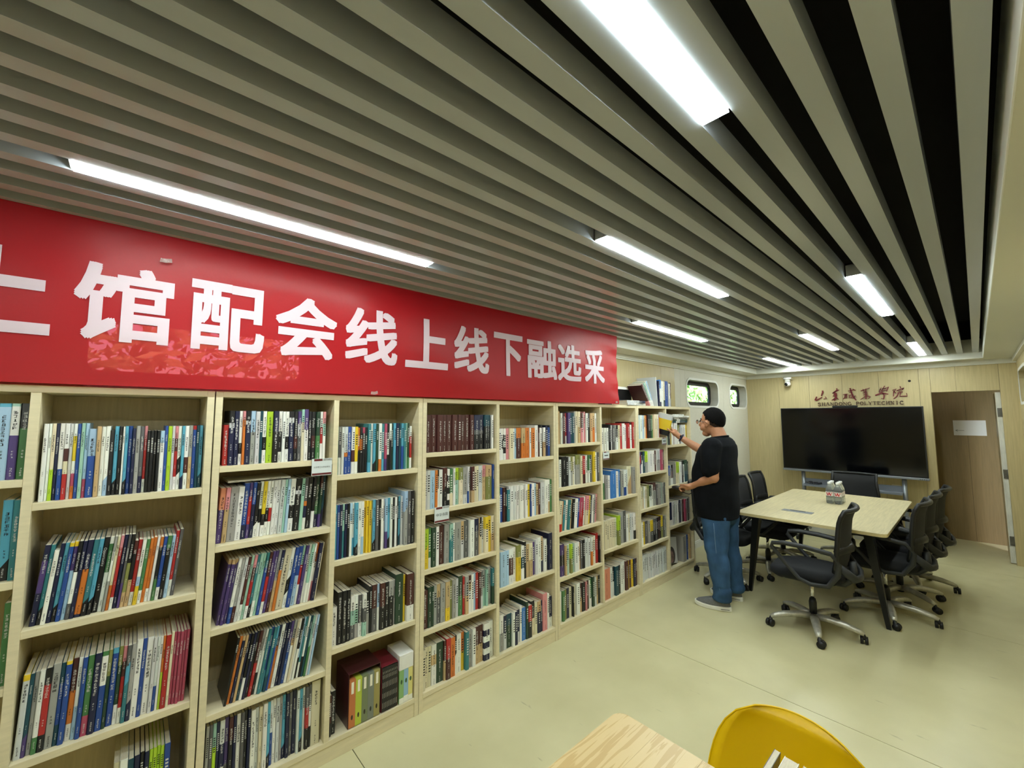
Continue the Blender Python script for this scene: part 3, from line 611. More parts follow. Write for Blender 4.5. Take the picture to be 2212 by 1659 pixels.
for k in range(10):
    mb = MB(); w = (W_-2*t-.001)/10; x = t+.0004+k*w
    mb.box((x, 0, t+.0004), (x+w-.0004, .15, H_-.006), lin((30, 29, 30)))
    for z, hh in ((.19, .012), (.165, .02), (.12, .03), (.07, .026), (.02, .03)): mb.box((x+w*.35, -.0005, z), (x+w*.62, 0, z+hh*.9), lin((150, 146, 138)))
    mb.build('volume', M_COVER, e)
tag(e, 'wine red slipcase with ten slim black volumes on a bottom shelf', 'boxed set')
e = empty('boxed_set', (1.113, SY+.004, RZ[3]+.0005)); mb = MB()
W_ = .083; mb.box((0, 0, .17), (W_, .15, .248), bev=.002); mb.box((.012, -.0006, .185), (.07, 0, .235)); mb.build('paper_sleeve', mat('white_paper_sleeve', (226, 226, 222), .6, noise=8, namt=.06, bump=.5), e)
for k, cc in enumerate(((132, 172, 112), (140, 178, 206), (214, 206, 128))):
    mb = MB(); mb.box((.002+k*.0265, .002, .001), (.028+k*.0265, .148, .17), lin(cc))
    mb.box((.002+k*.0265, .0012, .001), (.028+k*.0265, .002, .028+.006*(k % 2)), lin((226, 226, 216)))
    mb.ball((.015+k*.0265, .0016, .11), (.006, .001, .012), lin((60, 92, 60)), seg=8); mb.build('volume', M_COVER, e)
tag(e, 'green, blue and yellow book set under a white paper sleeve, bottom shelf', 'boxed set')
# white book lying on the row of textbooks
solo_book('thin white book lying flat on the second row of the second bookcase', .008, .25, .17, [('W', 1)], T_((.31, SY+.07, LZ[1]+.2485)) @ RZm(0) @ Matrix.Rotation(math.radians(90), 4, 'Y') @ T_((-.008, 0, 0)), seed=3)
# on top of the farthest bookcases
TZ = 1.7355
e = empty('storage_box', (3.53, 2.345, TZ)); mb = MB(); mb.box((-.24, 0, 0), (.24, .075, .062), bev=.003); mb.build('tray', mat('dark_grey_plastic', (52, 55, 58), .5), e)
mb = MB(); mb.box((-.23, .006, .062), (.23, .07, .165), bev=.003); mb.build('body', M_BLKP, e)
mb = MB(); mb.box((-.245, -.004, .165), (.245, .078, .192), bev=.003); mb.build('lid', M_WHITE, e)
tag(e, 'dark box with a white lid on the bookcase top, half behind the banner', 'box')
G2 = 'books piled on top of the farthest bookcase'
def flat_book(label, x, y, z, w, h, d, bands, rz, seed):
    """lying book: spine towards the room, thickness upwards"""
    M = T_((x, y, z)) @ RZm(rz) @ RY(90) @ T_((-w, 0, 0))
    return solo_book(label, w, h, d, bands, M, seed=seed, group=G2)
e_ = 0
flat_book('white-spined book lying lowest in the pile on the bookcase top', 3.34, SY-.012, TZ+.0005, .02, .33, .17, [('W', 2), ('X', 1)], 2, 12)
flat_book('navy-covered book lying on another at the bookcase top', 3.35, SY+.0, TZ+.021, .024, .29, .165, [('N', 1), ('X', 2)], -3, 13)
x = 3.80
for k, (c, w, h, a, lab) in enumerate([('U', .02, .25, -37, 'dark brown book slanting steeply leftwards on the bookcase top'), ('A', .016, .262, -35, 'grey book slanting left behind the dark brown one on top'),
        ('M', .018, .262, -32, 'pale green book slanting left in the middle of the top group'), ('W', .014, .275, -29, 'white book slanting left among the top group'), ('H', .018, .275, -27, 'pale blue book slanting left, last of the slanting group')]):
    solo_book(lab, w, h, .158-.004*k, [(c, 2), ('W' if c != 'U' else 'P', .6)], T_((x, SY+.03+.004*k, TZ)) @ RY(a), seed=20+k, group=G2); x += w/math.cos(math.radians(a))+.003
solo_book('large light grey folder standing at the bookcase top', .012, .30, .22, [('X', 1)], T_((x+.034, SY+.03, TZ)) @ RY(-4), seed=31, group=G2); x += .06
for k, (cs, w, h, lab) in enumerate([([('N', 1)], .02, .262, 'dark navy book standing on the bookcase top'), ([('a', 2), ('W', 3), ('N', 1)], .03, .275, 'blue and white book standing tallest on the bookcase top'),
        ([('W', 1)], .042, .262, 'thick white book standing on the bookcase top'), ([('C', 3), ('Z', 1)], .03, .262, 'cream book with a dark foot standing on top'),
        ([('B', 1)], .062, .267, 'thick blue volume standing on the bookcase top'), ([('A', 1)], .016, .258, 'slim grey book beside the thick blue volume on top'),
        ([('W', 2), ('X', 1)], .03, .245, 'white book with grey foot near the right end of top'), ([('U', 2), ('A', 1)], .014, .255, 'slim brownish book at the right end of the top row')]):
    solo_book(lab, w, h, .18, cs, T_((x, SY+.025, TZ)), seed=40+k, group=G2); x += w+.0015
# books lying over the last upper shelf, and the ones shown face on
zt = RZ[0]+.228
for k, (c, w, L, dx, dy, lab) in enumerate([('D', .02, .33, .15, .0, 'dark teal book lying lowest over the top row, farthest bookcase'), ('Z', .018, .31, .16, -.006, 'dark green book lying second over the top row, farthest bookcase'),
        ('A', .016, .4, .09, -.004, 'grey book lying third in the pile over the top row'), ('W', .02, .385, .105, -.02, 'white book jutting out at the front of the pile'), ('W', .014, .25, .17, .006, 'short white book topping the pile, farthest bookcase')]):
    M = T_((4.075+dx, SY+.012+dy, zt)) @ RY(90) @ T_((-w, 0, 0))
    solo_book(lab, w, L, .17, [(c, 1), ('W', .5), (c, .4)], M, seed=60+k, group='books lying over the top row of the farthest bookcase'); zt += w+.001
M = T_((4.115, SY-.012, RZ[3]+.0005)) @ RY(12) @ T_((0, 0, 0))
e = empty('magazine', (4.10, SY+.03, RZ[3]+.043)); e.rotation_euler = (math.radians(-7), math.radians(11), math.radians(4))
mb = MB(); mb.box((0, 0, 0), (.2, .008, .255)); mb.build('cover', mat('magazine_white', (212, 214, 216), .3), e)
mb = MB(); n = 28; rad = .085
pts = [(max(0, .06+rad*math.cos(2*math.pi*k/n)), -.0006, max(.003, .075+rad*math.sin(2*math.pi*k/n))) for k in range(n)]; mb.add(pts, [tuple(range(n))]); mb.build('cover_disc', mat('dark_print', (38, 30, 34), .35), e)
mb = MB(); pts = [(max(0.001, .05+.06*math.cos(2*math.pi*k/n)), -.001, max(.004, .065+.058*math.sin(2*math.pi*k/n))) for k in range(n)]; mb.add(pts, [tuple(range(n))]); mb.build('cover_picture', mat('portrait_print', (128, 100, 96), .35, noise=26, namt=.7), e)
tag(e, 'white magazine with a dark round picture leaning on the bottom shelf', 'magazine')
# book label cards clipped to shelf edges
def card(x0, x1, z0, z1, txt, lab, name='shelf_label'):
    e = empty(name, ((x0+x1)/2, SY-.004, z0)); w = x1-x0; h = z1-z0
    mb = MB(); mb.box((-w/2, -.0015, 0), (w/2, 0, h), bev=0); mb.build('acrylic_sheet', mat('card_white', (206, 214, 216), .25), e)
    mr = mat('card_maroon', (96, 34, 36), .4)
    mb = MB(); mb.box((-w/2+.002, -.0022, .003), (w/2-.002, -.0016, h*.15)); mb.build('lower_band', mr, e)
    mb = MB(); mb.box((-w/2+.01, -.0022, h*.86), (w*.02, -.0016, h*.985)); mb.build('upper_band', mr, e)
    mb = MB(); mb.box((w*.05, -.0022, h*.87), (w/2-.002, -.0016, h*.98)); mb.build('logo_strip', mat('card_grey_print', (150, 152, 150), .4, noise=220, namt=.5), e)
    mb = MB(); n = max(1, len(txt)); s = min(w*.82/n, h*.3); u = -s*n/2
    for c in txt:
        put_glyph(mb, c, lambda a, b: (a, -.0024, b), (u+s*.06, h*.5-s*.45, u+s*.94, h*.5+s*.45)); u += s
    if not txt: mb.box((-w*.3, -.0024, h*.45), (w*.3, -.0022, h*.58))
    mb.build('lettering', mat('card_text', (70, 76, 78), .6), e)
    tag(e, lab, 'label card', 'label cards on the shelf edges')
card(.631, .724, 1.344, 1.425, '北京理工大学出版社', 'white label card with maroon bands on the second bookcase')
card(1.312, 1.412, 1.009, 1.10, '中华书局', 'white label card below the second shelf of the middle bookcase')
card(2.957, 3.045, 1.262, 1.331, '', 'small white label card on the fourth bookcase')
card(3.955, 4.045, 1.345, 1.417, '', 'small white label card below the man\'s raised hand')

# ---------------------------------------------------------------- red banner
def wr(x, z):
    return .006*math.sin(2.1*x+1.3*z*3)+.004*math.sin(5.3*x-4*z)+.003*math.sin(9*(x*.5+z))*(1 if x < 2.6 else 1.6)+(.004*math.sin(40*z+7*x) if x > 3.02 else 0)*(min(1, (x-3.02)/.1) if x > 3.02 else 0)
def cloth_mat(name, col, trans, transp, rough=.35):
    M = bpy.data.materials.new(name); M.use_nodes = True; n = M.node_tree; n.nodes.clear()
    out = n.nodes.new('ShaderNodeOutputMaterial'); df = n.nodes.new('ShaderNodeBsdfPrincipled'); tr = n.nodes.new('ShaderNodeBsdfTranslucent'); tp = n.nodes.new('ShaderNodeBsdfTransparent')
    df.inputs['Base Color'].default_value = rgb(*col); df.inputs['Roughness'].default_value = rough; df.inputs['Specular IOR Level'].default_value = .35
    tr.inputs[0].default_value = rgb(*col); tp.inputs[0].default_value = rgb(*[min(255, int(c*.6+100)) for c in col])
    a = n.nodes.new('ShaderNodeMixShader'); b = n.nodes.new('ShaderNodeMixShader'); a.inputs[0].default_value = trans; b.inputs[0].default_value = transp
    n.links.new(df.outputs[0], a.inputs[1]); n.links.new(tr.outputs[0], a.inputs[2]); n.links.new(a.outputs[0], b.inputs[1]); n.links.new(tp.outputs[0], b.inputs[2]); n.links.new(b.outputs[0], out.inputs[0])
    tc = n.nodes.new('ShaderNodeTexCoord'); nz = n.nodes.new('ShaderNodeTexNoise'); nz.inputs['Scale'].default_value = 5; nz.inputs['Detail'].default_value = 5; bp = n.nodes.new('ShaderNodeBump'); bp.inputs['Strength'].default_value = .25; bp.inputs['Distance'].default_value = .02
    n.links.new(tc.outputs['Object'], nz.inputs['Vector']); n.links.new(nz.outputs[0], bp.inputs['Height']); n.links.new(bp.outputs[0], df.inputs['Normal'])
    return M
BY = 2.118
e = empty('banner', (1.0, BY, 1.74))
M_RED = cloth_mat('red_banner_cloth', (186, 24, 34), .3, .1); M_CHAR = cloth_mat('white_banner_letters', (226, 206, 216), .25, .0)
mb = MB(); nx, nz_ = 150, 22; xs = [-1.5+(3.172+1.5)*i/nx for i in range(nx+1)]
V = []
for j in range(nz_+1):
    for x in xs:
        f = j/nz_; z = 1.741+f*(2.349-1.741); xx = x+(.012*(1-f) if x > 3 else 0)
        V.append((xx-1.0, wr(x, z)*min(1, 4*(1-f)+.15)*min(1, 5*f+.25), z-1.74))
F = [(j*(nx+1)+i, j*(nx+1)+i+1, (j+1)*(nx+1)+i+1, (j+1)*(nx+1)+i) for j in range(nz_) for i in range(nx)]
mb.add(V, F, smooth=True); mb.build('cloth', M_RED, e)
for ch, x0, x1 in (('上', -.503, -.242), ('馆', -.193, .083), ('配', .137, .405), ('会', .447, .721), ('线', .764, 1.045), ('上', 1.093, 1.372), ('线', 1.416, 1.696), ('下', 1.739, 2.002), ('融', 2.047, 2.357), ('选', 2.368, 2.653), ('采', 2.701, 2.981)):
    mb = MB(); z0, z1 = (1.905, 2.195)
    V, F = glyph(ch)
    bm = bmesh.new()
    for q in range(9):                                              # bold weight: the outline repeated around itself
        sx, sy = ((q % 3)-1)*.024, (q//3-1)*.024
        vs_ = [bm.verts.new((x+sx, y+sy, .06*q/9)) for x, y in V]
        for f in F:
            try: bm.faces.new([vs_[i] for i in f])
            except ValueError: pass
    ax0 = min(v[0] for v in V)-.024; ax1 = max(v[0] for v in V)+.024; ay0 = min(v[1] for v in V)-.024; ay1 = max(v[1] for v in V)+.024
    bmesh.ops.triangulate(bm, faces=bm.faces[:]); 
    for lim in (.4, .2, .12):
        bmesh.ops.subdivide_edges(bm, edges=[q for q in bm.edges if q.calc_length() > lim], cuts=1, use_grid_fill=False); bmesh.ops.triangulate(bm, faces=bm.faces[:])
    for v in bm.verts:
        x = x0+(v.co.x-ax0)/(ax1-ax0)*(x1-x0); z = z0+(v.co.y-ay0)/(ay1-ay0)*(z1-z0); f = (z-1.741)/.608
        v.co = (x-1.0, wr(x, z)*min(1, 4*(1-f)+.15)*min(1, 5*f+.25)-.0034-v.co.z*.03, z-1.74)
    mb.bm(bm); mb.build('character', M_CHAR, e)
tag(e, 'long red cloth banner with large white characters above the bookcases', 'banner')
M_TAPE = mat('clear_tape', (235, 235, 235), .1, trans=.6, alpha=.5)
for x, z, lab in ((.05, 2.243, 'small glossy tape piece near the banner top'), (.917, 1.752, 'clear tape piece on the lower banner edge'), (3.13, 1.757, 'clear tape piece at the lower right banner corner')):
    mb = MB()
    mb.add([(-.018, 0, -.008), (0, -.006, -.01), (.02, -.002, -.004), (.018, 0, .012), (0, -.008, .006), (-.016, -.002, .007)], [(0, 1, 4, 5), (1, 2, 3, 4)])
    mb.add([(-.018, .001, -.008), (0, -.005, -.01), (.02, -.001, -.004), (.018, .001, .012), (0, -.007, .006), (-.016, -.001, .007)], [(5, 4, 1, 0), (4, 3, 2, 1)])
    o = mb.build('tape', M_TAPE, None, (x, BY-.012, z)); tag(o, lab, 'tape', 'tape on the banner')

# ---------------------------------------------------------------- back wall: lettering, camera, screen
SG = [[([(1.435,1.993),(1.433,1.976),(1.452,1.925)],0.0116),([(1.509,1.911),(1.53,1.865),(1.517,1.858),(1.447,1.902)],0.0093),([(1.407,1.907),(1.395,1.887),(1.427,1.878)],0.007)],[([(1.273,2.017),(1.269,1.998),(1.321,1.955)],0.0087),([(1.318,1.955),(1.249,1.997)],0.0087),([(1.294,1.963),(1.318,1.907),(1.273,1.924)],0.0075),([(1.285,1.95),(1.288,1.886),(1.305,1.855)],0.0139),([(1.304,1.88),(1.336,1.856)],0.0075),([(1.278,1.886),(1.258,1.866)],0.0075)],[([(1.204,1.931),(1.154,1.938)],0.0058),([(1.182,1.93),(1.188,1.895),(1.208,1.867)],0.007),([(1.164,1.938),(1.172,1.882),(1.197,1.883)],0.0058),([(1.147,1.976),(1.094,1.986)],0.007),([(1.138,1.956),(1.103,1.958)],0.0058),([(1.145,1.919),(1.1,1.923)],0.0058),([(1.135,1.912),(1.142,1.884),(1.112,1.883),(1.108,1.911)],0.0058),([(1.125,2.012),(1.114,1.949),(1.092,1.885),(1.072,1.85)],0.011),([(1.074,1.909),(1.103,1.873)],0.0058),([(1.096,1.998),(1.072,1.984)],0.0087)],[([(0.99,1.993),(0.985,1.961)],0.007),([(0.961,1.997),(0.961,1.966)],0.007),([(1.013,1.972),(0.923,2.007)],0.007),([(0.993,1.943),(0.94,1.953)],0.0058),([(0.989,1.918),(0.946,1.926)],0.0058),([(0.965,1.967),(0.966,1.862)],0.011),([(0.976,1.893),(1.021,1.858)],0.0075),([(0.952,1.904),(0.92,1.888),(0.94,1.87)],0.0087)],[([(0.829,1.954),(0.806,2.001)],0.007),([(0.818,1.981),(0.783,1.958)],0.007),([(0.771,2.023),(0.801,1.971),(0.764,1.987)],0.007),([(0.736,2.009),(0.754,1.953)],0.0075),([(0.795,1.988),(0.74,2.003)],0.0064),([(0.829,1.945),(0.751,1.974)],0.007),([(0.866,1.907),(0.803,1.935),(0.745,1.917)],0.0116),([(0.794,1.934),(0.782,1.898),(0.789,1.856),(0.811,1.863)],0.0087)],[([(0.696,1.965),(0.662,1.981),(0.682,1.947),(0.667,1.928)],0.007),([(0.686,1.953),(0.692,1.888)],0.0081),([(0.624,2.009),(0.62,1.991)],0.0081),([(0.659,1.958),(0.588,1.989),(0.607,1.967)],0.007),([(0.642,1.948),(0.612,1.955)],0.0058),([(0.652,1.928),(0.604,1.94)],0.007),([(0.644,1.921),(0.664,1.881),(0.693,1.855)],0.0075),([(0.622,1.929),(0.633,1.886),(0.565,1.886),(0.569,1.918)],0.0075)]]
M_SIGN = mat('maroon_acrylic', (108, 16, 28), .3); M_SIGN2 = mat('dark_bronze_acrylic', (72, 40, 26), .3)
def ribbon(mb, pts, w, xa, xb):
    """flat brush stroke of the given width in the plane of the back wall, xa..xb thick"""
    n = len(pts); P = [Vector((p[0], p[1])) for p in pts]; L, R = [], []
    for i, p in enumerate(P):
        t = (P[min(i+1, n-1)]-P[max(i-1, 0)]).normalized(); q = Vector((-t.y, t.x)); k = w*(1.0 if 0 < i < n-1 else .62 if i else .9)*.62
        ext = -t*w*.3 if i == 0 else (t*w*.3 if i == n-1 else Vector((0, 0)))
        L.append(p+q*k+ext); R.append(p-q*k+ext)
    for i in range(n-1):
        a, b, c, d = L[i], L[i+1], R[i+1], R[i]
        mb.add([(xa, *a), (xa, *b), (xa, *c), (xa, *d), (xb, *a), (xb, *b), (xb, *c), (xb, *d)], [(0, 1, 2, 3), (7, 6, 5, 4), (0, 4, 5, 1), (1, 5, 6, 2), (2, 6, 7, 3), (3, 7, 4, 0)])
e = empty('wall_sign', (XB, 1.05, 1.78))
for chs in SG:
    mb = MB()
    for pts, w in chs: ribbon(mb, [(y-1.05, z-1.78) for y, z in pts], w*1.25, -.014, -.006)
    fix_normals(mb.build('character', M_SIGN, e))
arc = lambda cx, cy, rx, ry, a0, a1, n=9: [(cx+rx*math.cos(math.radians(a0+(a1-a0)*k/n)), cy+ry*math.sin(math.radians(a0+(a1-a0)*k/n))) for k in range(n+1)]
TK, TN = .15, .07
st = lambda x, w=TK: [([(x, 0), (x, 1)], w), ([(x-.15, .02), (x+.15, .02)], .05), ([(x-.15, .98), (x+.15, .98)], .05)]
LT = {'S': [([(.82, .78), (.7, .95), (.45, 1), (.2, .86), (.22, .66), (.5, .52), (.78, .38), (.84, .18), (.6, .01), (.3, .02), (.12, .22)], .12)],
 'H': st(.2)+st(.8)+[([(.2, .52), (.8, .52)], TN)], 'A': [([(.5, 1), (.12, 0)], TN), ([(.5, 1), (.88, 0)], TK), ([(.27, .36), (.72, .36)], TN), ([(0, .02), (.25, .02)], .05), ([(.74, .02), (1, .02)], .05)],
 'N': [([(.18, 0), (.18, 1)], TN), ([(.16, 1), (.84, 0)], TK), ([(.84, 0), (.84, 1)], TN), ([(.05, .02), (.31, .02)], .05), ([(.7, .98), (.97, .98)], .05), ([(.03, .98), (.2, .98)], .05)],
 'D': st(.2)+[([(.2, .97)]+arc(.45, .5, .42, .47, 90, -90)+[(.2, .03)], .11)], 'O': [(arc(.5, .5, .4, .48, 0, 360, 16), .12)],
 'G': [(arc(.52, .5, .42, .48, 45, 330, 14), .12), ([(.86, .02), (.86, .42)], TK), ([(.68, .43), (1, .43)], .05)], 'P': st(.22)+[([(.22, .97)]+arc(.5, .73, .32, .24, 90, -90)+[(.22, .48)], .1)],
 'L': st(.22)+[([(.22, .03), (.85, .03), (.9, .22)], .07)], 'Y': [([(.1, 1), (.5, .48)], TK), ([(.9, 1), (.5, .48)], TN), ([(.5, .5), (.5, 0)], TK), ([(0, .98), (.26, .98)], .05), ([(.74, .98), (1, .98)], .05), ([(.34, .02), (.66, .02)], .05)],
 'T': [([(.5, 0), (.5, 1)], TK), ([(.06, .78), (.08, .97), (.92, .97), (.94, .78)], .07), ([(.34, .02), (.66, .02)], .05)], 'E': st(.22)+[([(.22, .97), (.85, .97), (.87, .8)], .07), ([(.22, .52), (.7, .52)], .06), ([(.22, .03), (.86, .03), (.9, .22)], .07)],
 'C': [(arc(.54, .5, .42, .48, 42, 318, 14), .12)], 'I': st(.5)}
def latin(s, ya, yb):
    n = len(s); p = (ya-yb)/n
    for i, c in enumerate(s):
        mb = MB()
        for pts, w in LT[c]: ribbon(mb, [(ya-(i+.04+x*.9)*p-1.05, .003+y*.043) for x, y in pts], w*.043*1.15 if False else w*.05, -.012, -.006)
        fix_normals(mb.build('letter', M_SIGN2, e))
latin('SHANDONG', 1.505, 1.118); latin('POLYTECHNIC', 1.078, .598)
tag(e, 'maroon calligraphy and SHANDONG POLYTECHNIC lettering on the wall above the screen', 'sign')
e = empty('security_camera', (XB, 1.842, 2.21)); mb = MB(); mb.lathe([(.05, 0), (.052, .018), (.048, .03)], 24, (-.06, 0, -.03)); mb.box((-.06, -.03, -.028), (0, .03, 0)); mb.build('base', M_WHITE, e)
mb = MB(); mb.lathe([(.028, -.03), (.032, -.06), (.036, -.03), (.03, 0)][::1], 20, (-.06, 0, -.02)); mb.ball((-.065, 0, -.095), (.041, .041, .041), seg=18); mb.build('dome', M_WHITE, e)
mb = MB(); mb.ball((-.088, .01, -.1), (.024, .026, .026), seg=16); mb.build('lens', mat('black_lens', (6, 6, 8), .08), e)
mb = MB(); mb.tube([(-.03, .05, -.015), (-.012, .075, .005), (-.008, .09, .03)], .0025, 6); mb.tube([(-.05, -.05, -.03), (-.03, -.06, -.03), (-.01, -.05, -.01)], .0025, 6); mb.build('cable', M_WHITE, e)
tag(e, 'white round security camera below the soffit on the back wall', 'camera')
# wall sockets under the screen and small wall fittings
for y, z, lab in ((1.30, .62, 'pale wall socket left of centre below the screen'), (.73, .72, 'pale wall socket low on the back wall, right of the far chair')):
    mb = MB(); mb.box((-.008, -.043, -.043), (0, .043, .043), bev=.003); o = mb.build('wall_socket', mat('ivory_plastic', (208, 202, 180), .4), None, (XB, y, z))
    mb = MB()
    for s in (-1, 1): mb.box((-.0092, s*.012-.003, -.01), (-.0082, s*.012+.003, .01))
    mb.build('slots', M_BLKP, o); tag(o, lab, 'socket', 'wall sockets on the back wall')
mb = MB(); mb.lathe([(.014, 0), (.012, .006)], 14, M=Matrix.Rotation(-math.pi/2, 4, 'Y')); o = mb.build('wall_button', M_BLKP, None, (XB, .535, 2.075)); tag(o, 'tiny dark round fitting on the wall, upper right of the lettering', 'fitting')
# interactive screen on a mobile stand
e = empty('display_screen', (6.88, 1.143, 0))
mb = MB(); mb.box((0, -.732, .905), (.06, .732, 1.748), bev=.004); mb.build('casing', M_BLKP, e)
mb = MB(); mb.box((-.003, -.72, .92), (0, .72, 1.737)); mb.build('screen', M_GLASSD, e)
mb = MB(); mb.box((-.008, -.738, .878), (.05, .738, .905), bev=.004); mb.build('lower_bar', M_SILV, e)
mb = MB(); mb.box((-.0095, -.06, .886), (-.008, .07, .898)); mb.build('port_strip', M_BLKP, e)
mb = MB()
for k in range(4): mb.tube([(-.010, -.66-.018*k, .89), (-.008, -.66-.018*k, .89)], .004, 8)
mb.build('buttons', M_BLKP, e)['kind'] = 'stuff'
mb = MB(); mb.box((-.01, -.13, 1.748), (.04, .13, 1.772), bev=.006); mb.build('camera_bar', M_BLKP, e)
for s in (-1, 1):
    y = s*.515
    mb = MB(); mb.tube([(.07, y, .86), (.07, y, .6), (.06, y, .3), (.03, y, .13)], .024, 12); mb.tube([(.07, y, .86), (.07, y, 1.2)], .022, 12); mb.build('post', M_SILV, e)
    mb = MB(); mb.tube([(-.25, y+s*.04, .075), (-.1, y+s*.02, .11), (.03, y, .13), (.15, y, .11), (.24, y, .075)], .022, 10); mb.build('foot', M_SILV, e)
    for xx in (-.24, .23):
        mb = MB(); mb.tube([(xx, y+s*.03-.012, .033), (xx, y+s*.03+.012, .033)], .033, 14); mb.tube([(xx, y+s*.03, .04), (xx, y+s*.03, .075)], .01, 8); mb.build('caster', M_BLKP, e)
mb = MB(); mb.box((-.06, -.5, .7), (.1, .5, .712)); mb.box((.085, -.5, .712), (.1, .5, .78)); mb.box((-.07, -.5, .69), (-.055, .5, .715)); mb.build('tray', mat('grey_metal_tray', (132, 138, 148), .4, metal=.4), e)
tag(e, 'large switched-off black screen on a silver wheeled stand', 'screen')
mb = MB(); r = random.Random(4)
for k in range(5):
    mb.tube([(r.uniform(-.05, .04), .16*q/6-.08+r.uniform(-.01, .01), .012+.02*r.random()) for q in range(7)], .006, 6)
o = mb.build('cable_bundle', mat('black_cable', (14, 14, 20), .4), None, (6.89, 1.52, .712)); tag(o, 'black cable bundle lying on the tray of the screen stand', 'cables', None, None)

# ---------------------------------------------------------------- meeting table
def rbox(mb, x0, y0, x1, y1, z0, z1, r, col=None):
    mb.extr(rrect(x0, y0, x1, y1, r, 6), 2, z0, z1, col)
M_TTOP = mat('pale_ash_laminate', (198, 186, 148), .38, noise=5, nscale=(1.0, 14, 1), namt=.13)
M_TLEG = mat('black_metal_leg', (17, 18, 19), .35, metal=.2)
e = empty('meeting_table', (5.14, 1.03, 0)); HX, HY, TH = .935, .53, .742
mb = MB(); rbox(mb, -HX, -HY, HX, HY, TH-.025, TH, .05); fix_normals(mb.build('tabletop', M_TTOP, e))
mb = MB(); rbox(mb, -HX-.001, -HY-.001, HX+.001, HY+.001, TH-.0235, TH-.002, .051); fix_normals(mb.build('edge_band', mat('cream_edge_band', (206, 190, 142), .4), e))
mb = MB()
for s in (-1, 1): mb.box((-HX+.12, s*(HY-.14)-.02, TH-.043), (HX-.12, s*(HY-.14)+.02, TH-.0255)); mb.box((s*(HX-.14)-.02, -HY+.12, TH-.043), (s*(HX-.14)+.02, HY-.12, TH-.0255))
mb.build('under_frame', M_TLEG, e)
for sx in (-1, 1):
    for sy in (-1, 1):
        mb = MB(); ix = .165 if sx < 0 else .06; tx, ty = sx*(HX-ix-.005), sy*(HY-.13); bx, by = sx*(HX-ix), sy*(HY-.045)
        a0 = [(tx-.045, ty-.03), (tx+.045, ty-.03), (tx+.045, ty+.03), (tx-.045, ty+.03)]; b0 = [(bx-.016, by-.014), (bx+.016, by-.014), (bx+.016, by+.014), (bx-.016, by+.014)]
        mb.add([(*q, .0) for q in b0]+[(*q, TH-.03) for q in a0], [(3, 2, 1, 0), (4, 5, 6, 7), (0, 1, 5, 4), (1, 2, 6, 5), (2, 3, 7, 6), (3, 0, 4, 7)]); mb.build('leg', M_TLEG, e)
mb = MB(); mb.box((-.55, .02, TH), (-.46, .26, TH+.003), bev=.001); fl_ = mb.build('cable_flap', M_SILV, e)
mb = MB(); mb.box((-.5, .08, TH+.003), (-.485, .2, TH+.005)); mb.build('slot', M_BLKP, fl_)
tag(e, 'pale wooden meeting table with splayed black legs', 'table')
# shrink-wrapped bottles
M_WATER = mat('water_bottle_plastic', (236, 242, 244), .06, trans=.85, ior=1.2, alpha=.92)
M_CAP = mat('white_cap', (238, 240, 240), .4); M_LAB = mat('bottle_label', (232, 226, 224), .4); M_LRED = mat('label_red', (190, 36, 48), .4)
BOT = [(0, 0), (.068, 0), (.136, 0), (0, .068), (.068, .068), (.136, .068)]
BLAB = ['front right', 'middle right', 'back right', 'front left', 'middle left', 'back left']
for (dx, dy), lab in zip(BOT, BLAB):
    e = empty('water_bottle', (5.33+dx, .985+dy, TH+.0006)); mb = MB()
    mb.lathe([(.028, 0), (.0325, .008), (.0325, .05), (.0305, .055), (.0325, .06), (.0325, .13), (.03, .15), (.016, .185), (.013, .195)], 18); mb.build('body', M_WATER, e)
    mb = MB(); mb.lathe([(.0145, .193), (.0155, .196), (.0155, .212), (.0145, .214)], 16); mb.build('cap', M_CAP, e)
    mb = MB(); V = []; F = []
    for k in range(19):
        a = 2*math.pi*k/18; V += [(.0332*math.cos(a), .0332*math.sin(a), .075), (.0332*math.cos(a), .0332*math.sin(a), .118)]
    F = [(2*k, 2*k+2, 2*k+3, 2*k+1) for k in range(18)]; mb.add(V, F, smooth=True); lb = mb.build('label', M_LAB, e)
    mb = MB()
    for a0 in (math.radians(200), math.radians(165), math.radians(20), math.radians(290)):
        P = lambda a, z: (.0337*math.cos(a0+a), .0337*math.sin(a0+a), z)
        mb.add([P(-.55, .108), P(-.25, .112), P(0, .09), P(0, .078), P(-.2, .084)], [(0, 1, 2, 3, 4)]); mb.add([P(.55, .108), P(.25, .112), P(0, .09), P(0, .078), P(.2, .084)], [(4, 3, 2, 1, 0)])
    mb.build('emblem', M_LRED, lb)['kind'] = 'stuff'
    tag(e, 'clear water bottle with white cap, %s of the six-pack on the table' % lab, 'bottle', 'shrink-wrapped water bottles on the table')
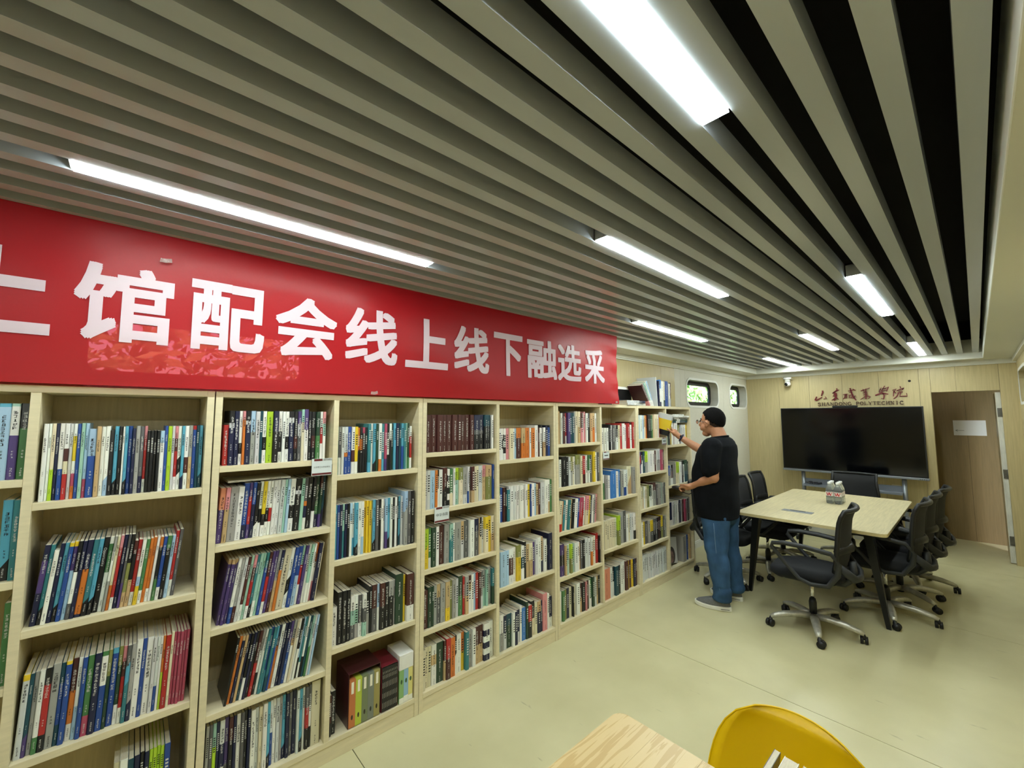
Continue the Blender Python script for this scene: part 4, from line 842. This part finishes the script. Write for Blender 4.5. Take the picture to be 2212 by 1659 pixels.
# ---------------------------------------------------------------- office chairs
def make_chair():
    e = empty('office_chair')
    # seat (front towards +x)
    mb = MB(); n = 28; V = []; F = []
    def ring(s, z, sag=0):
        R = []
        for k in range(n):
            a = 2*math.pi*k/n; c, q = math.cos(a), math.sin(a); p = 2/3.6
            x = math.copysign(abs(c)**p, c)*.235*s; y = math.copysign(abs(q)**p, q)*.22*s; R.append((x+.02, y, z-(.012 if x > .12 else 0)+sag*(y/.22)**2))
        return R
    rings = [ring(.3, .402), ring(.9, .405), ring(1, .425), ring(1.0, .45), ring(.94, .472, .006), ring(.6, .476, .004), ring(.2, .474)]
    for R in rings: V += R
    for i in range(len(rings)-1):
        for k in range(n): F.append((i*n+k, i*n+(k+1) % n, (i+1)*n+(k+1) % n, (i+1)*n+k))
    F += [tuple(range(n))[::-1], tuple((len(rings)-1)*n+k for k in range(n))]
    mb.add(V, F, smooth=True); mb.build('seat', M_BLKF, e)
    mb = MB(); mb.box((-.14, -.12, .37), (.16, .12, .402), bev=.01); mb.tube([(.05, -.12, .385), (.06, -.2, .37), (.06, -.24, .365)], .006, 8); mb.build('mechanism', M_BLKP, e)
    # backrest: curved mesh panel in a frame
    def bp(u, v):
        w = .205+.018*math.sin(math.pi*min(1, v*1.3)); y = u*w; z = .52+v*.43
        x = -.205-.10*v-.02*math.cos(v*3.2)+.045*(u*u) - (.03*max(0, v-.85)*4 if v > .85 else 0)
        return Vector((x, y, z))
    nu, nv = 10, 12
    def sheet(off, inset):
        return [bp((2*i/nu-1)*inset, j/nv*inset+(1-inset)/2)+Vector((off, 0, 0)) for j in range(nv+1) for i in range(nu+1)]
    A = sheet(.004, .93); Bk = sheet(-.004, .93); N = len(A); F = []
    for j in range(nv):
        for i in range(nu):
            a = j*(nu+1)+i; F += [(a, a+1, a+nu+2, a+nu+1), (N+a+nu+1, N+a+nu+2, N+a+1, N+a)]
    mb = MB(); mb.add(A+Bk, F, smooth=True); mb.build('backrest', mat('black_mesh_fabric', (20, 21, 23), .75, noise=160, namt=.4), e)
    path = [bp(-1, j/10) for j in range(11)]+[bp(-1+2*i/8, 1.0) for i in range(1, 8)]+[bp(1, 1-j/10) for j in range(11)]+[bp(1-2*i/8, 0) for i in range(1, 8)]
    mb = MB(); mb.tube(path, .016, 8, closed=True); mb.tube([bp(-1, .34), bp(0, .33)+Vector((-.012, 0, 0)), bp(1, .34)], .02, 8, flat=1.6); mb.build('back_frame', M_BLKP, e)
    mb = MB(); mb.tube([(-.1, 0, .385), (-.2, 0, .39), (-.265, 0, .45), (-.255, 0, .56)], .026, 8)
    mb.tube([(-.2, -.2, .56), (-.285, -.12, .47), (-.3, 0, .455), (-.285, .12, .47), (-.2, .2, .56)], .019, 8, flat=1.5); mb.build('back_bracket', mat('charcoal_plastic', (38, 40, 42), .5), e)
    for s in (-1, 1):
        mb = MB(); y = s*.236
        mb.tube([(-.19, s*.225, .62), (-.17, y, .648), (-.02, y, .665), (.12, y, .668), (.19, y, .655), (.2, y, .63), (.12, y, .53), (.03, y, .43), (-.04, s*.235, .405), (-.14, s*.215, .41), (-.2, s*.21, .50), (-.21, s*.218, .58)], [.016, .02, .021, .021, .019, .016, .015, .015, .016, .018, .02, .018], 8, closed=True, flat=.8)
        mb.build('armrest', mat('charcoal_plastic', (38, 40, 42), .5), e)
    mb = MB(); mb.lathe([(.013, .2), (.013, .38)], 14); g = mb.build('gas_lift', M_CHR2, e)
    mb = MB(); mb.lathe([(.024, .06), (.026, .2), (.02, .23)], 16); mb.build('column_cover', M_BLKP, e)
    mb = MB(); mb.lathe([(.035, .075), (.04, .09), (.036, .115)], 16); mb.build('hub', M_CHROME, e)
    for k in range(5):
        a = 2*math.pi*k/5+math.radians(34); R = Matrix.Rotation(a, 4, 'Z')
        mb = MB(); mb.tube([(.02, 0, .098), (.1, 0, .104), (.2, 0, .096), (.27, 0, .08), (.3, 0, .068)], [.03, .029, .027, .022, .016], 10, M=R, flat=.8); mb.build('base_leg', M_CHROME, e)
        mb = MB(); M = R @ T_((.298, 0, 0)) @ RZm(40+31*k)
        for q in (-.013, .013): mb.tube([(.012, q-.009, .026), (.012, q+.009, .026)], .026, 14, M=M)
        mb.tube([(.012, -.006, .04), (0, 0, .05), (0, 0, .072)], [.016, .014, .006], 8, M=M); mb.build('caster', mat('black_caster', (22, 22, 24), .45), e)
    return e
CH = make_chair(); G3 = 'black mesh office chairs around the meeting table'
spots = [((3.95, .93), 92, 0, 'black mesh office chair in front, standing alone at the near table end'), ((4.68, .585), 88, 0, 'nearest black office chair on the right side of the table'),
         ((5.187, .55), 88, 36, 'middle black office chair on the right side of the table'), ((5.702, .51), 88, 0, 'farthest black office chair on the right side, before the doorway'),
         ((4.49, 1.775), -88, 0, 'black office chair partly hidden behind the standing man'), ((5.04, 1.56), -88, 36, 'black office chair on the left, its back standing clear of the table'),
         ((5.59, 1.57), -88, 0, 'farthest black office chair on the left side, near the wall corner'), ((6.16, 1.03), 178, 25, 'black office chair at the far table end before the screen')]
for i, ((x, y), a, b, lab) in enumerate(spots):
    o = CH if i == 0 else copy_tree(CH)
    o.location = (x, y, 0); o.rotation_euler = (0, 0, math.radians(a)); tag(o, lab, 'chair', G3)
    for c in o.children:
        if c.name.split('.')[0] in ('base_leg', 'caster'): c.rotation_euler = (0, 0, math.radians(b))
# ---------------------------------------------------------------- foreground: wooden table corner and yellow chair with books
M_RUB = bpy.data.materials.new('rubberwood_boards'); M_RUB.use_nodes = True
n = M_RUB.node_tree; p = n.nodes['Principled BSDF']; tc = n.nodes.new('ShaderNodeTexCoord'); mp = n.nodes.new('ShaderNodeMapping'); mp.inputs['Scale'].default_value = (2.4, 34, 1)
nz = n.nodes.new('ShaderNodeTexNoise'); nz.inputs['Scale'].default_value = 1.6; nz.inputs['Detail'].default_value = 3; nz.inputs['Distortion'].default_value = .8
wv = n.nodes.new('ShaderNodeMath'); wv.operation = 'MULTIPLY'; wv.inputs[1].default_value = 14
sn = n.nodes.new('ShaderNodeMath'); sn.operation = 'SINE'; rp = n.nodes.new('ShaderNodeValToRGB')
rp.color_ramp.elements[0].position = .0; rp.color_ramp.elements[0].color = rgb(184, 158, 108); rp.color_ramp.elements[1].position = .35; rp.color_ramp.elements[1].color = rgb(200, 178, 130)
for a, b in ((tc.outputs['Object'], mp.inputs[0]), (mp.outputs[0], nz.inputs['Vector']), (nz.outputs[0], wv.inputs[0]), (wv.outputs[0], sn.inputs[0]), (sn.outputs[0], rp.inputs[0]), (rp.outputs[0], p.inputs['Base Color'])): n.links.new(a, b)
p.inputs['Roughness'].default_value = .35
e = empty('reading_table', (.45, .31, 0)); TX0, TX1, TY0, TY1, TZ1 = -.1, 1.116, .02, .768, .75
bw = (TY1-TY0)/6
for k in range(6):
    mb = MB(); y0 = TY0+k*bw-.31; xa = TX0-.45; xb = TX1-.45; c = .035
    y1 = y0+bw-.0004
    if k == 5: poly = [(xa, y0), (xb, y0), (xb, y1-c)]+[(xb-c+c*math.cos(math.radians(q)), y1-c+c*math.sin(math.radians(q))) for q in (15, 30, 45, 60, 75)]+[(xb-c, y1), (xa, y1)]
    else: poly = [(xa, y0), (xb, y0), (xb, y1), (xa, y1)]
    mb.extr(poly, 2, TZ1-.022, TZ1); o = fix_normals(mb.build('board', M_RUB, e))
for x, y in ((.6, .4), (.6, -.24), (-.48, .4), (-.48, -.24)):
    mb = MB(); mb.tube([(x, y, 0), (x*.96, y*.95, TZ1-.022)], [.018, .026], 12); mb.build('leg', M_RUB, e)
mb = MB(); mb.box((-.5, -.24, TZ1-.09), (.58, -.22, TZ1-.022)); mb.box((-.5, .38, TZ1-.09), (.58, .4, TZ1-.022)); mb.build('apron', M_RUB, e)
tag(e, 'light wooden table corner at the bottom edge of the picture', 'table')
# yellow shell chair facing the camera
M_YEL = mat('yellow_plastic', (226, 184, 2), .35)
e = empty('shell_chair', (1.12, .375, 0)); nu, nv = 16, 22
def shell(u, v):
    """v 0..1 from seat front to back top, u -1..1 across"""
    if v < .5:
        t = v/.5; x = -.2+.38*t; z = .44+.012*(1-t)**2-.01*math.sin(t*math.pi); w = .2+.025*math.sin(t*2.2)
        z += .035*abs(u)**2.5*t; return Vector((x, u*w, z))
    t = (v-.5)/.5; x = .18+.075*math.sin(t*1.57)-.006*t+.02*t; z = .44+.355*t**1.25; w = .222*(1-max(0, t-.55)**2*1.55)
    z -= .0; return Vector((x-.055*abs(u)**2.2*(1-.55*t), u*w, z+.035*abs(u)**2.5*(1-t)))
top = []
A = [shell(2*i/nu-1, j/nv) for j in range(nv+1) for i in range(nu+1)]
for j in range(nv+1):                                              # round the upper corners of the back
    v = j/nv
    if v > .62:
        for i in range(nu+1):
            u = 2*i/nu-1; q = A[j*(nu+1)+i]; k = (v-.62)/.38
            hw = .222*math.sqrt(max(0.0, 1-(max(0, k-.0)*.93)**3.2)); q.y = u*hw
            q.z += .012*k*(1-u*u)
N = len(A); Bk = [q+Vector((.004, 0, -.004)) for q in A]; F = []
for j in range(nv):
    for i in range(nu):
        a = j*(nu+1)+i; F += [(a, a+1, a+nu+2, a+nu+1), (N+a+nu+1, N+a+nu+2, N+a+1, N+a)]
rim = [i for i in range(nu+1)]+[(j+1)*(nu+1)+nu for j in range(nv)]+[nv*(nu+1)+i for i in range(nu-1, -1, -1)]+[j*(nu+1) for j in range(nv-1, 0, -1)]
for a, b in zip(rim, rim[1:]+rim[:1]): F.append((b, a, N+a, N+b))
mb = MB(); mb.add(A+Bk, F, smooth=True); fix_normals(mb.build('shell', M_YEL, e))
mb = MB(); mb.tube([A[i]+Vector((.002, 0, 0)) for i in rim], .0026, 6, closed=True); mb.build('rolled_rim', M_YEL, e)
for sx, sy in ((-.15, -.15), (-.15, .15), (.12, -.15), (.12, .15)):
    mb = MB(); mb.tube([(sx*.6, sy*.7, .43), (sx*1.5, sy*1.35, 0)], [.017, .012], 10); mb.build('leg', mat('beech_leg', (206, 170, 112), .5), e)
tag(e, 'yellow plastic shell chair loaded with books in the foreground', 'chair')
GY = 'books stacked upright on the yellow chair'
seat = .456
for k, (y, x, w, h, d, tilt, cs, lab) in enumerate([(.44, 1.17, .014, .31, .20, 7, [('Q', 1)], 'grey book leaning at the left of the yellow chair'), (.385, 1.165, .03, .33, .15, 3, [('W', 1)], 'tall white book standing upright on the yellow chair'),
        (.348, 1.18, .02, .32, .15, 2.8, [('E', 1)], 'tan book wrapped in clear film on the yellow chair'), (.3245, 1.18, .018, .318, .15, 2.6, [('U', 1)], 'brown book wrapped in film on the yellow chair'),
        (.298, 1.18, .02, .312, .15, 2.3, [('U', 2), ('K', 1)], 'dark brown book at the right on the yellow chair'), (.272, 1.18, .018, .315, .15, 2.0, [('X', 1)], 'light grey book near the right end on the yellow chair'), (.232, 1.18, .016, .318, .14, 1, [('P', 1)], 'pink-topped book last on the yellow chair')]):
    M = T_((x-.035, y, seat)) @ RZm(-90) @ RY(tilt)
    solo_book(lab, w, h, d*.7, cs, M, seed=90+k, group=GY)

# ---------------------------------------------------------------- the man at the shelves
def fused(mb, voxel, smooth=4, name='tmp'):
    """weld overlapping closed shapes into one continuous surface; returns a mesh"""
    o = mb.build(name, M_WHITE); m1 = o.modifiers.new('r', 'REMESH'); m1.mode = 'VOXEL'; m1.voxel_size = voxel
    m2 = o.modifiers.new('s', 'SMOOTH'); m2.factor = .5; m2.iterations = smooth
    bpy.context.view_layer.update()
    me = bpy.data.meshes.new_from_object(o.evaluated_get(bpy.context.evaluated_depsgraph_get()))
    old = o.data; bpy.data.objects.remove(o); bpy.data.meshes.remove(old)
    me.materials.clear(); me.polygons.foreach_set('use_smooth', [True]*len(me.polygons)); return me
def limb(mb, pts, rr, seg=14):
    """tapered limb with rounded ends"""
    P = [Vector(p) for p in pts]
    mb.tube(P, rr, seg)
    for p, r in zip(P, rr): mb.ball(p, r, seg=12)
def loft(mb, rings, seg=28, pw=2.3):
    """stack of super-ellipse rings (x, y, z, rx, ry), closed at both ends"""
    V = []; F = []
    for x, y, z, rx, ry in rings:
        for k in range(seg):
            a = 2*math.pi*k/seg; c, s = math.cos(a), math.sin(a); p = 2/pw
            V.append((x+math.copysign(abs(c)**p, c)*rx, y+math.copysign(abs(s)**p, s)*ry, z))
    for i in range(len(rings)-1):
        for k in range(seg): F.append((i*seg+k, i*seg+(k+1) % seg, (i+1)*seg+(k+1) % seg, (i+1)*seg+k))
    F += [tuple(range(seg))[::-1], tuple((len(rings)-1)*seg+k for k in range(seg))]; mb.add(V, F)
PX, PY = 3.90, 1.58
M_SKIN = mat('skin', (176, 124, 92), .5, noise=40, namt=.05)
M_TEE = mat('black_cotton', (13, 15, 19), .9, noise=10, namt=.35, bump=.6, spec=.15)
M_JEAN = mat('blue_denim', (52, 82, 116), .85, noise=9, nscale=(1, 1, .5), namt=.3, bump=.4, spec=.2)
B = MB()
# head, neck, trunk
B.ball((PX, 1.603, 1.60), (.078, .098, .105), seg=22); B.ball((PX, 1.632, 1.54), (.064, .078, .082), seg=20); B.ball((PX, 1.665, 1.475), (.04, .038, .03), seg=14)
B.ball((PX, 1.70, 1.512), (.026, .022, .014), seg=12); limb(B, [(PX, 1.702, 1.585), (PX, 1.722, 1.553), (PX, 1.716, 1.543)], [.011, .014, .013], 10)
B.ball((PX-.03, 1.69, 1.60), (.022, .012, .01), seg=10); B.ball((PX+.03, 1.69, 1.60), (.022, .012, .01), seg=10)
for s in (-1, 1):
    B.ball((PX+s*.079, 1.632, 1.562), (.010, .019, .031), seg=12); B.ball((PX+s*.076, 1.64, 1.54), (.009, .01, .012), seg=10)
    B.ball((PX+s*.045, 1.668, 1.53), (.024, .03, .03), seg=12)
limb(B, [(PX, 1.545, 1.40), (PX, 1.56, 1.47), (PX, 1.585, 1.53)], [.075, .062, .06], 18)
loft(B, [(PX, 1.59, .78, .15, .13), (PX, 1.6, .9, .165, .145), (PX, 1.61, 1.05, .17, .155), (PX, 1.59, 1.2, .175, .14), (PX, 1.575, 1.32, .18, .12), (PX, 1.56, 1.4, .13, .085), (PX, 1.55, 1.43, .07, .06)])
# near (left) arm and hand
limb(B, [(3.715, 1.555, 1.37), (3.695, 1.54, 1.22), (3.69, 1.532, 1.105), (3.715, 1.63, 1.06), (3.738, 1.70, 1.026), (3.742, 1.728, 1.014)], [.062, .054, .045, .043, .031, .027])
limb(B, [(3.742, 1.735, 1.01), (3.74, 1.79, .99)], [.027, .029]); B.ball((3.742, 1.77, .998), (.036, .042, .022), seg=14)
for k in range(4):
    x = 3.712+.0185*k; l = (0, .006, .004, -.006)[k]
    limb(B, [(x, 1.80, .992), (x, 1.836+l, .986), (x+.002, 1.848+l, .966), (x+.003, 1.832, .951)], [.0098, .0092, .0086, .0076], 8)
limb(B, [(3.712, 1.76, 1.003), (3.706, 1.80, 1.013), (3.716, 1.84, 1.006)], [.0125, .0105, .0088], 8)
# far (right) arm reaching up to the shelf
limb(B, [(4.08, 1.57, 1.37), (4.115, 1.68, 1.33), (4.125, 1.79, 1.29), (4.105, 1.87, 1.335), (4.075, 1.965, 1.40), (4.062, 2.0, 1.424)], [.062, .055, .046, .042, .031, .027])
limb(B, [(4.06, 2.008, 1.43), (4.047, 2.055, 1.478)], [.027, .028]); B.ball((4.05, 2.045, 1.468), (.034, .03, .036), seg=14)
for pts in ([(4.028, 2.066, 1.497), (4.022, 2.074, 1.53), (4.014, 2.092, 1.552)], [(4.043, 2.07, 1.497), (4.038, 2.09, 1.526), (4.02, 2.112, 1.538)], [(4.058, 2.068, 1.488), (4.055, 2.098, 1.506), (4.03, 2.122, 1.512)], [(4.07, 2.06, 1.474), (4.068, 2.088, 1.484), (4.045, 2.112, 1.486)]):
    limb(B, pts, [.0098, .0092, .0078], 8)
limb(B, [(4.035, 2.03, 1.452), (3.995, 2.058, 1.478), (3.974, 2.083, 1.506)], [.0135, .0112, .0088], 8)
# legs
LEG = {-1: [(3.81, 1.585, .85), (3.795, 1.585, .66), (3.775, 1.575, .47), (3.765, 1.545, .30), (3.762, 1.525, .19), (3.76, 1.52, .15)], 1: [(3.99, 1.585, .85), (4.0, 1.585, .66), (4.02, 1.58, .47), (4.035, 1.56, .30), (4.042, 1.545, .19), (4.043, 1.54, .15)]}
for s in (-1, 1): limb(B, LEG[s], [.09, .08, .058, .052, .036, .036])
me = fused(B, .0052, 3)
me.materials.append(M_SKIN)
man = bpy.data.objects.new('person', me); COL.objects.link(man)
tag(man, 'man in black t-shirt and blue jeans reaching for a book on the shelf', 'person')
def worn(nm, me_or_mb, M):
    if isinstance(me_or_mb, MB): return me_or_mb.build(nm, M, man)
    me_or_mb.materials.clear(); me_or_mb.materials.append(M); o = bpy.data.objects.new(nm, me_or_mb); COL.objects.link(o); o.parent = man; return o
# t-shirt
S = MB()
loft(S, [(PX, 1.592, .742, .196, .168), (PX, 1.594, .78, .2, .172), (PX, 1.60, .9, .205, .178), (PX, 1.608, 1.04, .206, .183), (PX, 1.598, 1.16, .205, .176), (PX, 1.582, 1.28, .205, .158), (PX, 1.565, 1.37, .195, .128), (PX, 1.553, 1.42, .135, .092), (PX, 1.55, 1.447, .078, .072)], 32)
limb(S, [(3.735, 1.555, 1.36), (3.712, 1.552, 1.30), (3.69, 1.556, 1.2), (3.688, 1.558, 1.172)], [.088, .083, .076, .074])
limb(S, [(4.06, 1.565, 1.365), (4.11, 1.66, 1.34), (4.122, 1.735, 1.318)], [.085, .077, .068])
me = fused(S, .008, 4)
bm = bmesh.new(); bm.from_mesh(me)
for (co, no) in (((0, 0, 1.163), (0, 0, 1)),):                       # cut the near sleeve open and flat
    geom = [g for g in bm.verts[:]+bm.edges[:]+bm.faces[:] if (g.co if isinstance(g, bmesh.types.BMVert) else (g.verts[0].co)).x < 3.775 and (g.co if isinstance(g, bmesh.types.BMVert) else g.verts[0].co).z < 1.25 and (g.co if isinstance(g, bmesh.types.BMVert) else g.verts[0].co).x < 3.70]
rn = random.Random(3)
for v in bm.verts:                                                   # soft folds
    x, y, z = v.co
    a = .006*math.sin(9*z+7*x+3*y)*math.sin(14*y+5*z)+.004*math.sin(26*z-18*y+6*x)
    d = Vector((x-PX, y-1.59, 0)); d = d.normalized() if d.length > 1e-4 else Vector()
    v.co += d*a
bm.to_mesh(me); bm.free()
worn('t_shirt', me, M_TEE)
mb = MB(); mb.tube([(PX+.076*math.cos(a), 1.553+.07*math.sin(a), 1.443-.012*math.sin(a)) for a in [2*math.pi*k/24 for k in range(24)]], .009, 8, closed=True); worn('collar', mb, M_TEE)
# jeans
J = MB()
loft(J, [(PX, 1.588, .70, .172, .13), (PX, 1.59, .80, .178, .142), (PX, 1.6, .88, .17, .135)], 28)
for s in (-1, 1):
    pts = [(x, y, z) for x, y, z in LEG[s]]; pts[-1] = (pts[-1][0], pts[-1][1]+.0, .085); pts[-2] = (pts[-2][0], pts[-2][1], .14)
    rings = [(pts[0][0], 1.58, .84, .094, .125), (pts[1][0], 1.575, .70, .092, .118), (pts[1][0], 1.572, .60, .087, .104), (pts[2][0], 1.57, .48, .08, .093), (pts[3][0], 1.545, .34, .076, .082), (pts[4][0], 1.532, .2, .07, .07), (pts[5][0], 1.528, .12, .071, .07), (pts[5][0], 1.53, .095, .076, .075), (pts[5][0], 1.527, .075, .07, .07)]
    loft(J, rings[::-1], 24, 2.1)
me = fused(J, .008, 4); bm = bmesh.new(); bm.from_mesh(me)
for v in bm.verts:
    x, y, z = v.co; c = 3.77 if x < PX else 4.03
    d = Vector((x-c, y-1.55, 0)); d = d.normalized() if d.length > 1e-4 else Vector()
    k = 1.0 if z < .2 else (.45 if .38 < z < .56 else .2)
    v.co += d*(.006*k*math.sin(62*z+25*y+9*x)*math.sin(23*y+11*z+5*x)+.003*math.sin(31*z-32*y))
bm.to_mesh(me); bm.free(); jo = worn('jeans', me, M_JEAN)
mb = MB(); mb.tube([(3.704-.001*k, 1.553-.0035*k, .72-.065*k) for k in range(10)], .0025, 6); mb.build('side_seam', mat('denim_seam', (96, 122, 150), .8), jo)
# hair
H = bmesh.new(); bmesh.ops.create_uvsphere(H, u_segments=44, v_segments=30, radius=1)
for v in H.verts: v.co = Vector((PX+v.co.x*.0825, 1.60+v.co.y*.1045, 1.602+v.co.z*.1105))
def hairline(y, x):
    if y > 1.66: return 1.655+(y-1.66)*.1
    if y > 1.63: return 1.605+(y-1.63)/.03*.05
    if y > 1.60: return 1.585+(y-1.60)/.03*.02
    return 1.535+max(0, (y-1.52))*.62
bmesh.ops.delete(H, geom=[f for f in H.faces if f.calc_center_median().z < hairline(f.calc_center_median().y, 0)], context='FACES')
rn = random.Random(2)
for v in H.verts: v.co += (v.co-Vector((PX, 1.6, 1.6))).normalized()*rn.uniform(-.0012, .0022)
bmesh.ops.solidify(H, geom=H.faces[:], thickness=.01)
mb = MB(); mb.bm(H, smooth=True); worn('hair', mb, mat('short_black_hair', (11, 10, 10), .9, noise=140, namt=.5, bump=.7, spec=.12))
H = bmesh.new(); bmesh.ops.create_uvsphere(H, u_segments=44, v_segments=40, radius=1)
for v in H.verts: v.co = Vector((PX+v.co.x*.0812, 1.6015+v.co.y*.1026, 1.60+v.co.z*.1088))
def keepf(c): return c.y < 1.648 and hairline(c.y, 0)-.034+(.012 if c.y > 1.6 else 0) < c.z < hairline(c.y, 0)+.012 and not (abs(c.x-PX) > .05 and 1.60 < c.y < 1.648 and c.z < 1.598)
bmesh.ops.delete(H, geom=[f for f in H.faces if not keepf(f.calc_center_median())], context='FACES'); bmesh.ops.solidify(H, geom=H.faces[:], thickness=.004)
mb = MB(); mb.bm(H, smooth=True); worn('clipped_sides', mb, mat('clipped_hair', (52, 40, 33), .9, noise=160, namt=.5, spec=.1))
# eyes, brows, glasses
for s in (-1, 1):
    mb = MB(); mb.ball((PX+s*.031, 1.688, 1.581), (.013, .009, .008), seg=12); ey = worn('eye', mb, mat('eye_white', (222, 216, 208), .3))
    mb = MB(); mb.ball((PX+s*.031, 1.6955, 1.581), (.0055, .003, .0055), seg=10); mb.build('iris', M_BLKP, ey)
    mb = MB(); mb.tube([(PX+s*.012, 1.700, 1.604), (PX+s*.032, 1.699, 1.61), (PX+s*.052, 1.688, 1.604)], .004, 6); worn('eyebrow', mb, MATS['short_black_hair'])
mb = MB(); mb.tube([(PX-.015, 1.700, 1.521), (PX, 1.7215, 1.5225), (PX+.015, 1.700, 1.521)], .0055, 8); worn('lips', mb, mat('lips', (150, 84, 74), .45))
e = empty('eyeglasses', (PX, 1.72, 1.58)); tag(e, 'thin dark-rimmed eyeglasses worn by the man', 'eyeglasses')
MG = mat('dark_brown_frame', (44, 28, 20), .35)
for s in (-1, 1):
    mb = MB(); mb.tube([(s*.035+.026*math.cos(a), .012-.004*abs(math.cos(a)), .0+.0185*math.sin(a)) for a in [2*math.pi*k/20 for k in range(20)]], .0017, 6, closed=True); rm = mb.build('rim', MG, e)
    mb = MB(); mb.extr([(s*.035+.025*math.cos(2*math.pi*k/18), .0175*math.sin(2*math.pi*k/18)) for k in range(18)], 1, .0115, .0125); mb.build('lens', mat('clear_lens', (235, 240, 240), .03, trans=1, ior=1.1), rm)
    mb = MB(); mb.tube([(s*.061, .01, .006), (s*.08, -.0, .006), (s*.0885, -.05, .004), (s*.092, -.085, .0), (s*.089, -.105, -.02)], .0019, 6); mb.build('temple', MG, e)
mb = MB(); mb.tube([(-.01, .012, .004), (0, .015, .007), (.01, .012, .004)], .0016, 6); mb.build('bridge', MG, e)
# wrist band
ax = (Vector((4.062, 2.0, 1.424))-Vector((4.075, 1.965, 1.40))).normalized(); o1 = ax.orthogonal().normalized(); o2 = ax.cross(o1); c0 = Vector((4.067, 1.988, 1.416))
mb = MB(); mb.tube([c0+(o1*math.cos(a)+o2*math.sin(a))*.034 for a in [2*math.pi*k/24 for k in range(24)]], .0085, 8, closed=True)
o = mb.build('wristband', mat('navy_band', (22, 26, 62), .4)); mb = MB(); mb.ball(c0+Vector((-.031, -.012, .016)), (.008, .014, .014), seg=10); mb.build('band_face', mat('dark_band_face', (18, 20, 30), .15), o)
tag(o, 'dark blue band around the man\'s raised wrist', 'wristband')
# shoes
def shoe(hx, hy, tx, ty, lab):
    d = Vector((tx-hx, ty-hy, 0)); L = d.length; d.normalize(); e = empty('shoe', (hx, hy, 0), math.atan2(d.y, d.x))
    def outline(k, n=40, ins=0):
        P = []
        for i in range(n):
            a = 2*math.pi*i/n; c, s = math.cos(a), math.sin(a); x = L/2+c*(L/2-ins); w = .052-.012*max(0, -c)-.006*abs(c)+.004*c
            P.append((x, (math.copysign(abs(s)**.8, s))*(w-ins)*(1 if abs(c) < .99 else 1)))
        return P
    mb = MB(); zs = [(0, .004), (.006, 0), (.028, 0), (.034, .003)]; V = []; F = []; n = 40
    for z, ins in zs: V += [(x, y, z+(.010*max(0, (x/L-.8)/.2)**2)+(.006*max(0, (.25-x/L)/.25) if z > .02 else 0)) for x, y in outline(0, n, ins)]
    for i in range(len(zs)-1):
        for k in range(n): F.append((i*n+k, i*n+(k+1) % n, (i+1)*n+(k+1) % n, (i+1)*n+k))
    F += [tuple(range(n))[::-1], tuple(3*n+k for k in range(n))]; mb.add(V, F, smooth=False); mb.build('sole', mat('white_rubber_sole', (222, 222, 214), .5), e)
    mb = MB(); V = []; F = []; lv = 7
    for j in range(lv):
        t = j/(lv-1)
        for x, y in outline(0, n, .006):
            q = x/L; top = .105 if q < .35 else .105-(q-.35)/.65*.058
            if q > .93: top -= .01*(q-.93)/.07
            pin = 1-.62*t**2.2 if q > .3 else 1-.35*t**2
            V.append((x+(.012*t if q < .12 else -.02*t*max(0, q-.6)), y*pin, .03+(top-.03)*math.sin(t*math.pi/2)))
    for j in range(lv-1):
        for k in range(n): F.append((j*n+k, j*n+(k+1) % n, (j+1)*n+(k+1) % n, (j+1)*n+k))
    F += [tuple((lv-1)*n+k for k in range(n))]; mb.add(V, F, smooth=True); mb.build('upper', mat('grey_canvas', (104, 106, 108), .8, noise=120, namt=.2), e)
    mb = MB()
    for k in range(5):
        x = L*(.48+.075*k); z = .098-.011*k; mb.tube([(x, -.028, z-.017), (x+.003, 0, z-.001), (x, .028, z-.017)], .0028, 6)
    mb.build('laces', mat('dark_lace', (48, 52, 60), .8), e)
    mb = MB()
    for s in (-1, 1): mb.tube([(.012, s*.03, .022), (.05, s*.0415, .021), (.075, s*.0462, .02)], .0022, 6)
    mb.build('sole_stripe', mat('dark_stripe', (70, 74, 80), .6), e)
    tag(e, lab, 'shoe', 'the man\'s shoes')
shoe(3.775, 1.462, 3.716, 1.745, 'grey canvas shoe with white sole, the man\'s nearer foot'); shoe(4.049, 1.47, 4.05, 1.75, 'grey canvas shoe with white sole, the man\'s farther foot')
# things in his hands
solo_book('black and yellow book being drawn from the shelf by the raised hand', .024, .215, .15, [('X', 1), ('Y', 2), ('K', 1)], T_((3.984, 2.085, 1.432)) @ RX(14), seed=200, hard=False, near=True)
e = empty('key_pouch', (3.735, 1.862, .972)); mb = MB(); mb.ball((0, .03, .004), (.02, .042, .017), seg=14); mb.build('pouch', mat('black_leather', (24, 20, 20), .45), e)
mb = MB(); mb.tube([(0, .015, -.01), (.002, -.005, -.024), (.004, -.05, -.036), (.004, -.09, -.042), (.002, -.11, -.03)], .0035, 6); mb.build('strap', mat('black_leather', (24, 20, 20), .45), e)
mb = MB(); mb.ball((-.012, -.008, .006), .007, seg=10); mb.build('clasp', mat('brass', (196, 160, 84), .3, metal=.9), e)
tag(e, 'small black pouch with strap in the man\'s lowered hand', 'pouch')

bpy.data.objects.remove(_fo); bpy.data.curves.remove(_fc)
